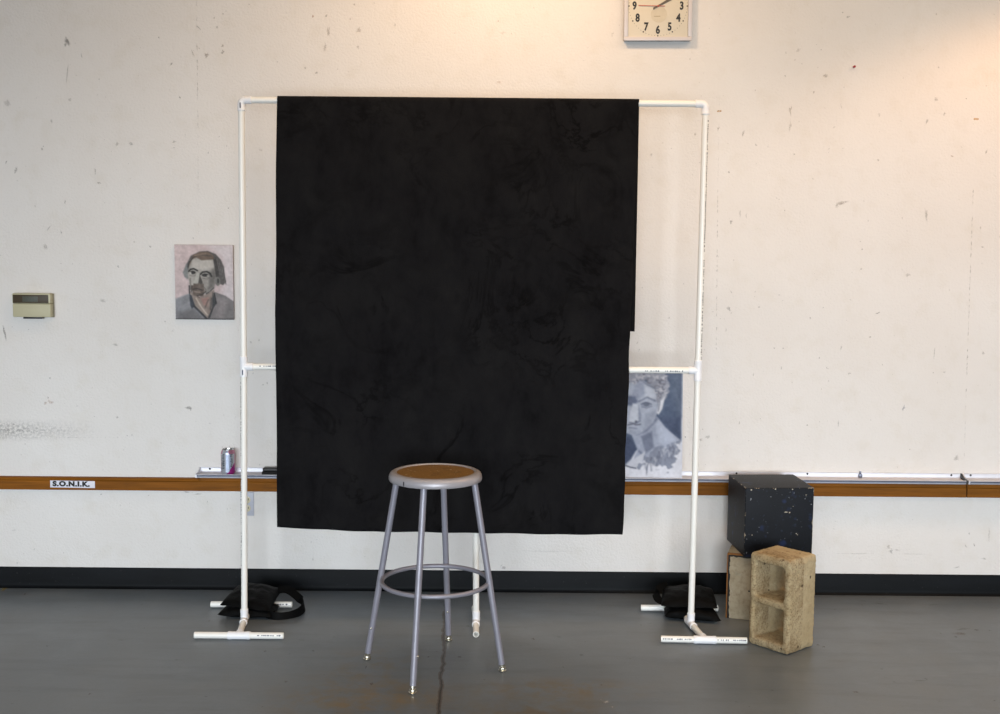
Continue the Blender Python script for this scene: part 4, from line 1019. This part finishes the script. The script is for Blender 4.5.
bm = bmesh.new(); box(bm, (-0.1335, -0.016, 0), (0.1335, -0.0006, 0.341), 0.001); obj('canvas_panel', bm, simple('panel_edge', srgb(150, 138, 136), 0.7), pt)
link('painted_surface', portrait().mesh('painted_surface', 0.2665, 0.3405, -0.0164), PIG, pt)

def bust():
    # local picture units: the sheet spans x -20..412, y 100..668
    c = Canvas(-20, 108, 414, 656, 120, 152, (214, 217, 228))
    c.poly([(-20, 90), (408, 90), (408, 462), (330, 398), (280, 420), (180, 520), (150, 560), (60, 600), (-20, 600)], (70, 84, 110), 5)
    c.poly([(345, 110), (405, 110), (405, 330), (350, 200)], (88, 101, 124), 50); c.poly([(290, 340), (400, 350), (405, 460), (340, 405)], (58, 70, 98), 25)
    c.poly([(40, 430), (150, 450), (185, 510), (160, 560), (100, 620), (40, 600)], (56, 68, 98), 10)
    c.poly([(160, 435), (210, 420), (285, 338), (330, 398), (402, 466), (330, 500), (280, 520), (230, 560), (185, 608), (128, 594), (172, 560), (190, 512)], (156, 164, 184), 7)
    c.poly([(285, 345), (330, 398), (396, 466), (300, 478), (285, 410)], (170, 178, 197), 14); c.poly([(208, 442), (262, 415), (272, 500), (232, 530)], (108, 116, 138), 10); c.line([(200, 520), (225, 548)], 10, (116, 124, 148), 8)
    c.line([(186, 430), (235, 410), (284, 352)], 14, (112, 120, 142), 10)
    c.poly([(128, 594), (180, 555), (230, 520), (215, 575), (185, 608)], (196, 200, 212), 6); c.line([(130, 594), (160, 604), (184, 608)], 5, (50, 56, 76), 4)
    c.poly([(190, 608), (240, 545), (300, 500), (400, 466), (394, 520), (350, 618), (336, 590), (316, 580), (282, 608), (268, 585), (228, 582), (212, 600)], (120, 127, 146), 8, 0.9, 34, 4)
    for k in range(46):
        x = 225 + 165 * c.rs.rand(); y = 590 - 0.62 * (x - 225) + 60 * (c.rs.rand() - 0.5); a = c.rs.rand() * 26 - 16
        c.line([(x, y), (x + a, y + 14 + 22 * c.rs.rand())], 4 + 4 * c.rs.rand(), (86, 92, 112) if k % 3 else (188, 192, 204), 6, 0.55)
    c.poly([(95, 180), (150, 150), (210, 148), (272, 188), (288, 250), (290, 318), (266, 372), (212, 424), (172, 438), (130, 425), (100, 380), (88, 280)], (166, 174, 192), 7)
    c.poly([(60, 110), (322, 108), (347, 160), (345, 212), (318, 256), (292, 292), (286, 240), (272, 190), (232, 152), (172, 158), (120, 175), (80, 240), (62, 180)], (140, 144, 158), 7, 1, 16, 9)
    for k in range(70):
        a = c.rs.rand(); b = c.rs.rand()
        if k % 2: x, y = 75 + 235 * a, 118 + 46 * b - 30 * (a - 0.5) * (a < 0.5)
        else: x, y = 280 + 52 * a, 125 + 120 * b
        r = 5 + 9 * c.rs.rand(); th = c.rs.rand() * 6.28
        arc = [(x + r * math.cos(th + q * 0.5), y + r * 0.8 * math.sin(th + q * 0.5)) for q in range(6)]
        c.line(arc, 4 + 4 * c.rs.rand(), ((198, 198, 206), (92, 94, 108), (170, 172, 184), (112, 114, 128))[k // 2 % 4], 5, 0.8)
    c.line([(200, 150), (238, 176), (276, 196)], 8, (110, 116, 134), 8)
    c.poly([(328, 228), (312, 300), (294, 330), (284, 318), (294, 268)], (202, 205, 214), 5); c.line([(300, 262), (292, 312)], 5, (116, 122, 142), 5)
    c.poly([(196, 160), (220, 158), (224, 228), (190, 250), (160, 230), (170, 180)], (142, 150, 170), 16); c.poly([(226, 180), (270, 200), (280, 250), (226, 235)], (184, 191, 206), 14)
    c.poly([(120, 232), (176, 236), (190, 262), (168, 288), (120, 280)], (94, 104, 130), 12)
    c.line([(196, 262), (236, 240), (276, 258)], 8, (112, 120, 140), 6); c.ell(232, 277, 26, 14, (134, 142, 162)); c.ell(232, 277, 15, 10, (98, 106, 126)); c.line([(206, 276), (230, 266), (258, 276)], 4, (76, 84, 106), 4); c.line([(210, 290), (236, 296), (260, 286)], 4, (108, 116, 136), 4)
    c.poly([(165, 272), (192, 276), (200, 345), (178, 372), (146, 366), (150, 330)], (188, 195, 209), 8); c.poly([(192, 280), (208, 330), (204, 360), (194, 352)], (130, 138, 158), 8); c.line([(150, 372), (180, 376), (202, 362)], 6, (104, 110, 130), 6)
    c.line([(140, 384), (170, 378), (182, 384), (204, 380)], 6, (88, 92, 110), 4); c.line([(150, 398), (186, 402)], 8, (124, 130, 150), 6); c.ell(182, 368, 6, 8, (90, 94, 112))
    c.poly([(150, 410), (200, 408), (210, 424), (172, 438), (140, 425)], (150, 158, 177), 8); c.poly([(225, 330), (285, 300), (268, 370), (220, 415)], (146, 154, 173), 18, 0.8)
    c.blur(2); c.brush(12, 21)
    return c
bp = thing('bust_painting', 'unframed blue-grey painted study of a curly-haired bust resting above the tray', 'painting', (0.638, -0.046, 0.5605))
bp.rotation_euler = (math.radians(-4.6), 0, 0)
W_, H_ = 0.40, 0.489
bm = bmesh.new(); box(bm, (-W_ / 2 - 0.001, -0.0085, -0.0005), (W_ / 2 + 0.001, -0.0045, H_ + 0.0005), 0.0004); obj('paper_sheet', bm, simple('white_paper', srgb(222, 224, 232), 0.7), bp)
link('painted_surface', bust().mesh('painted_surface', W_, H_, -0.0089), PIG, bp)
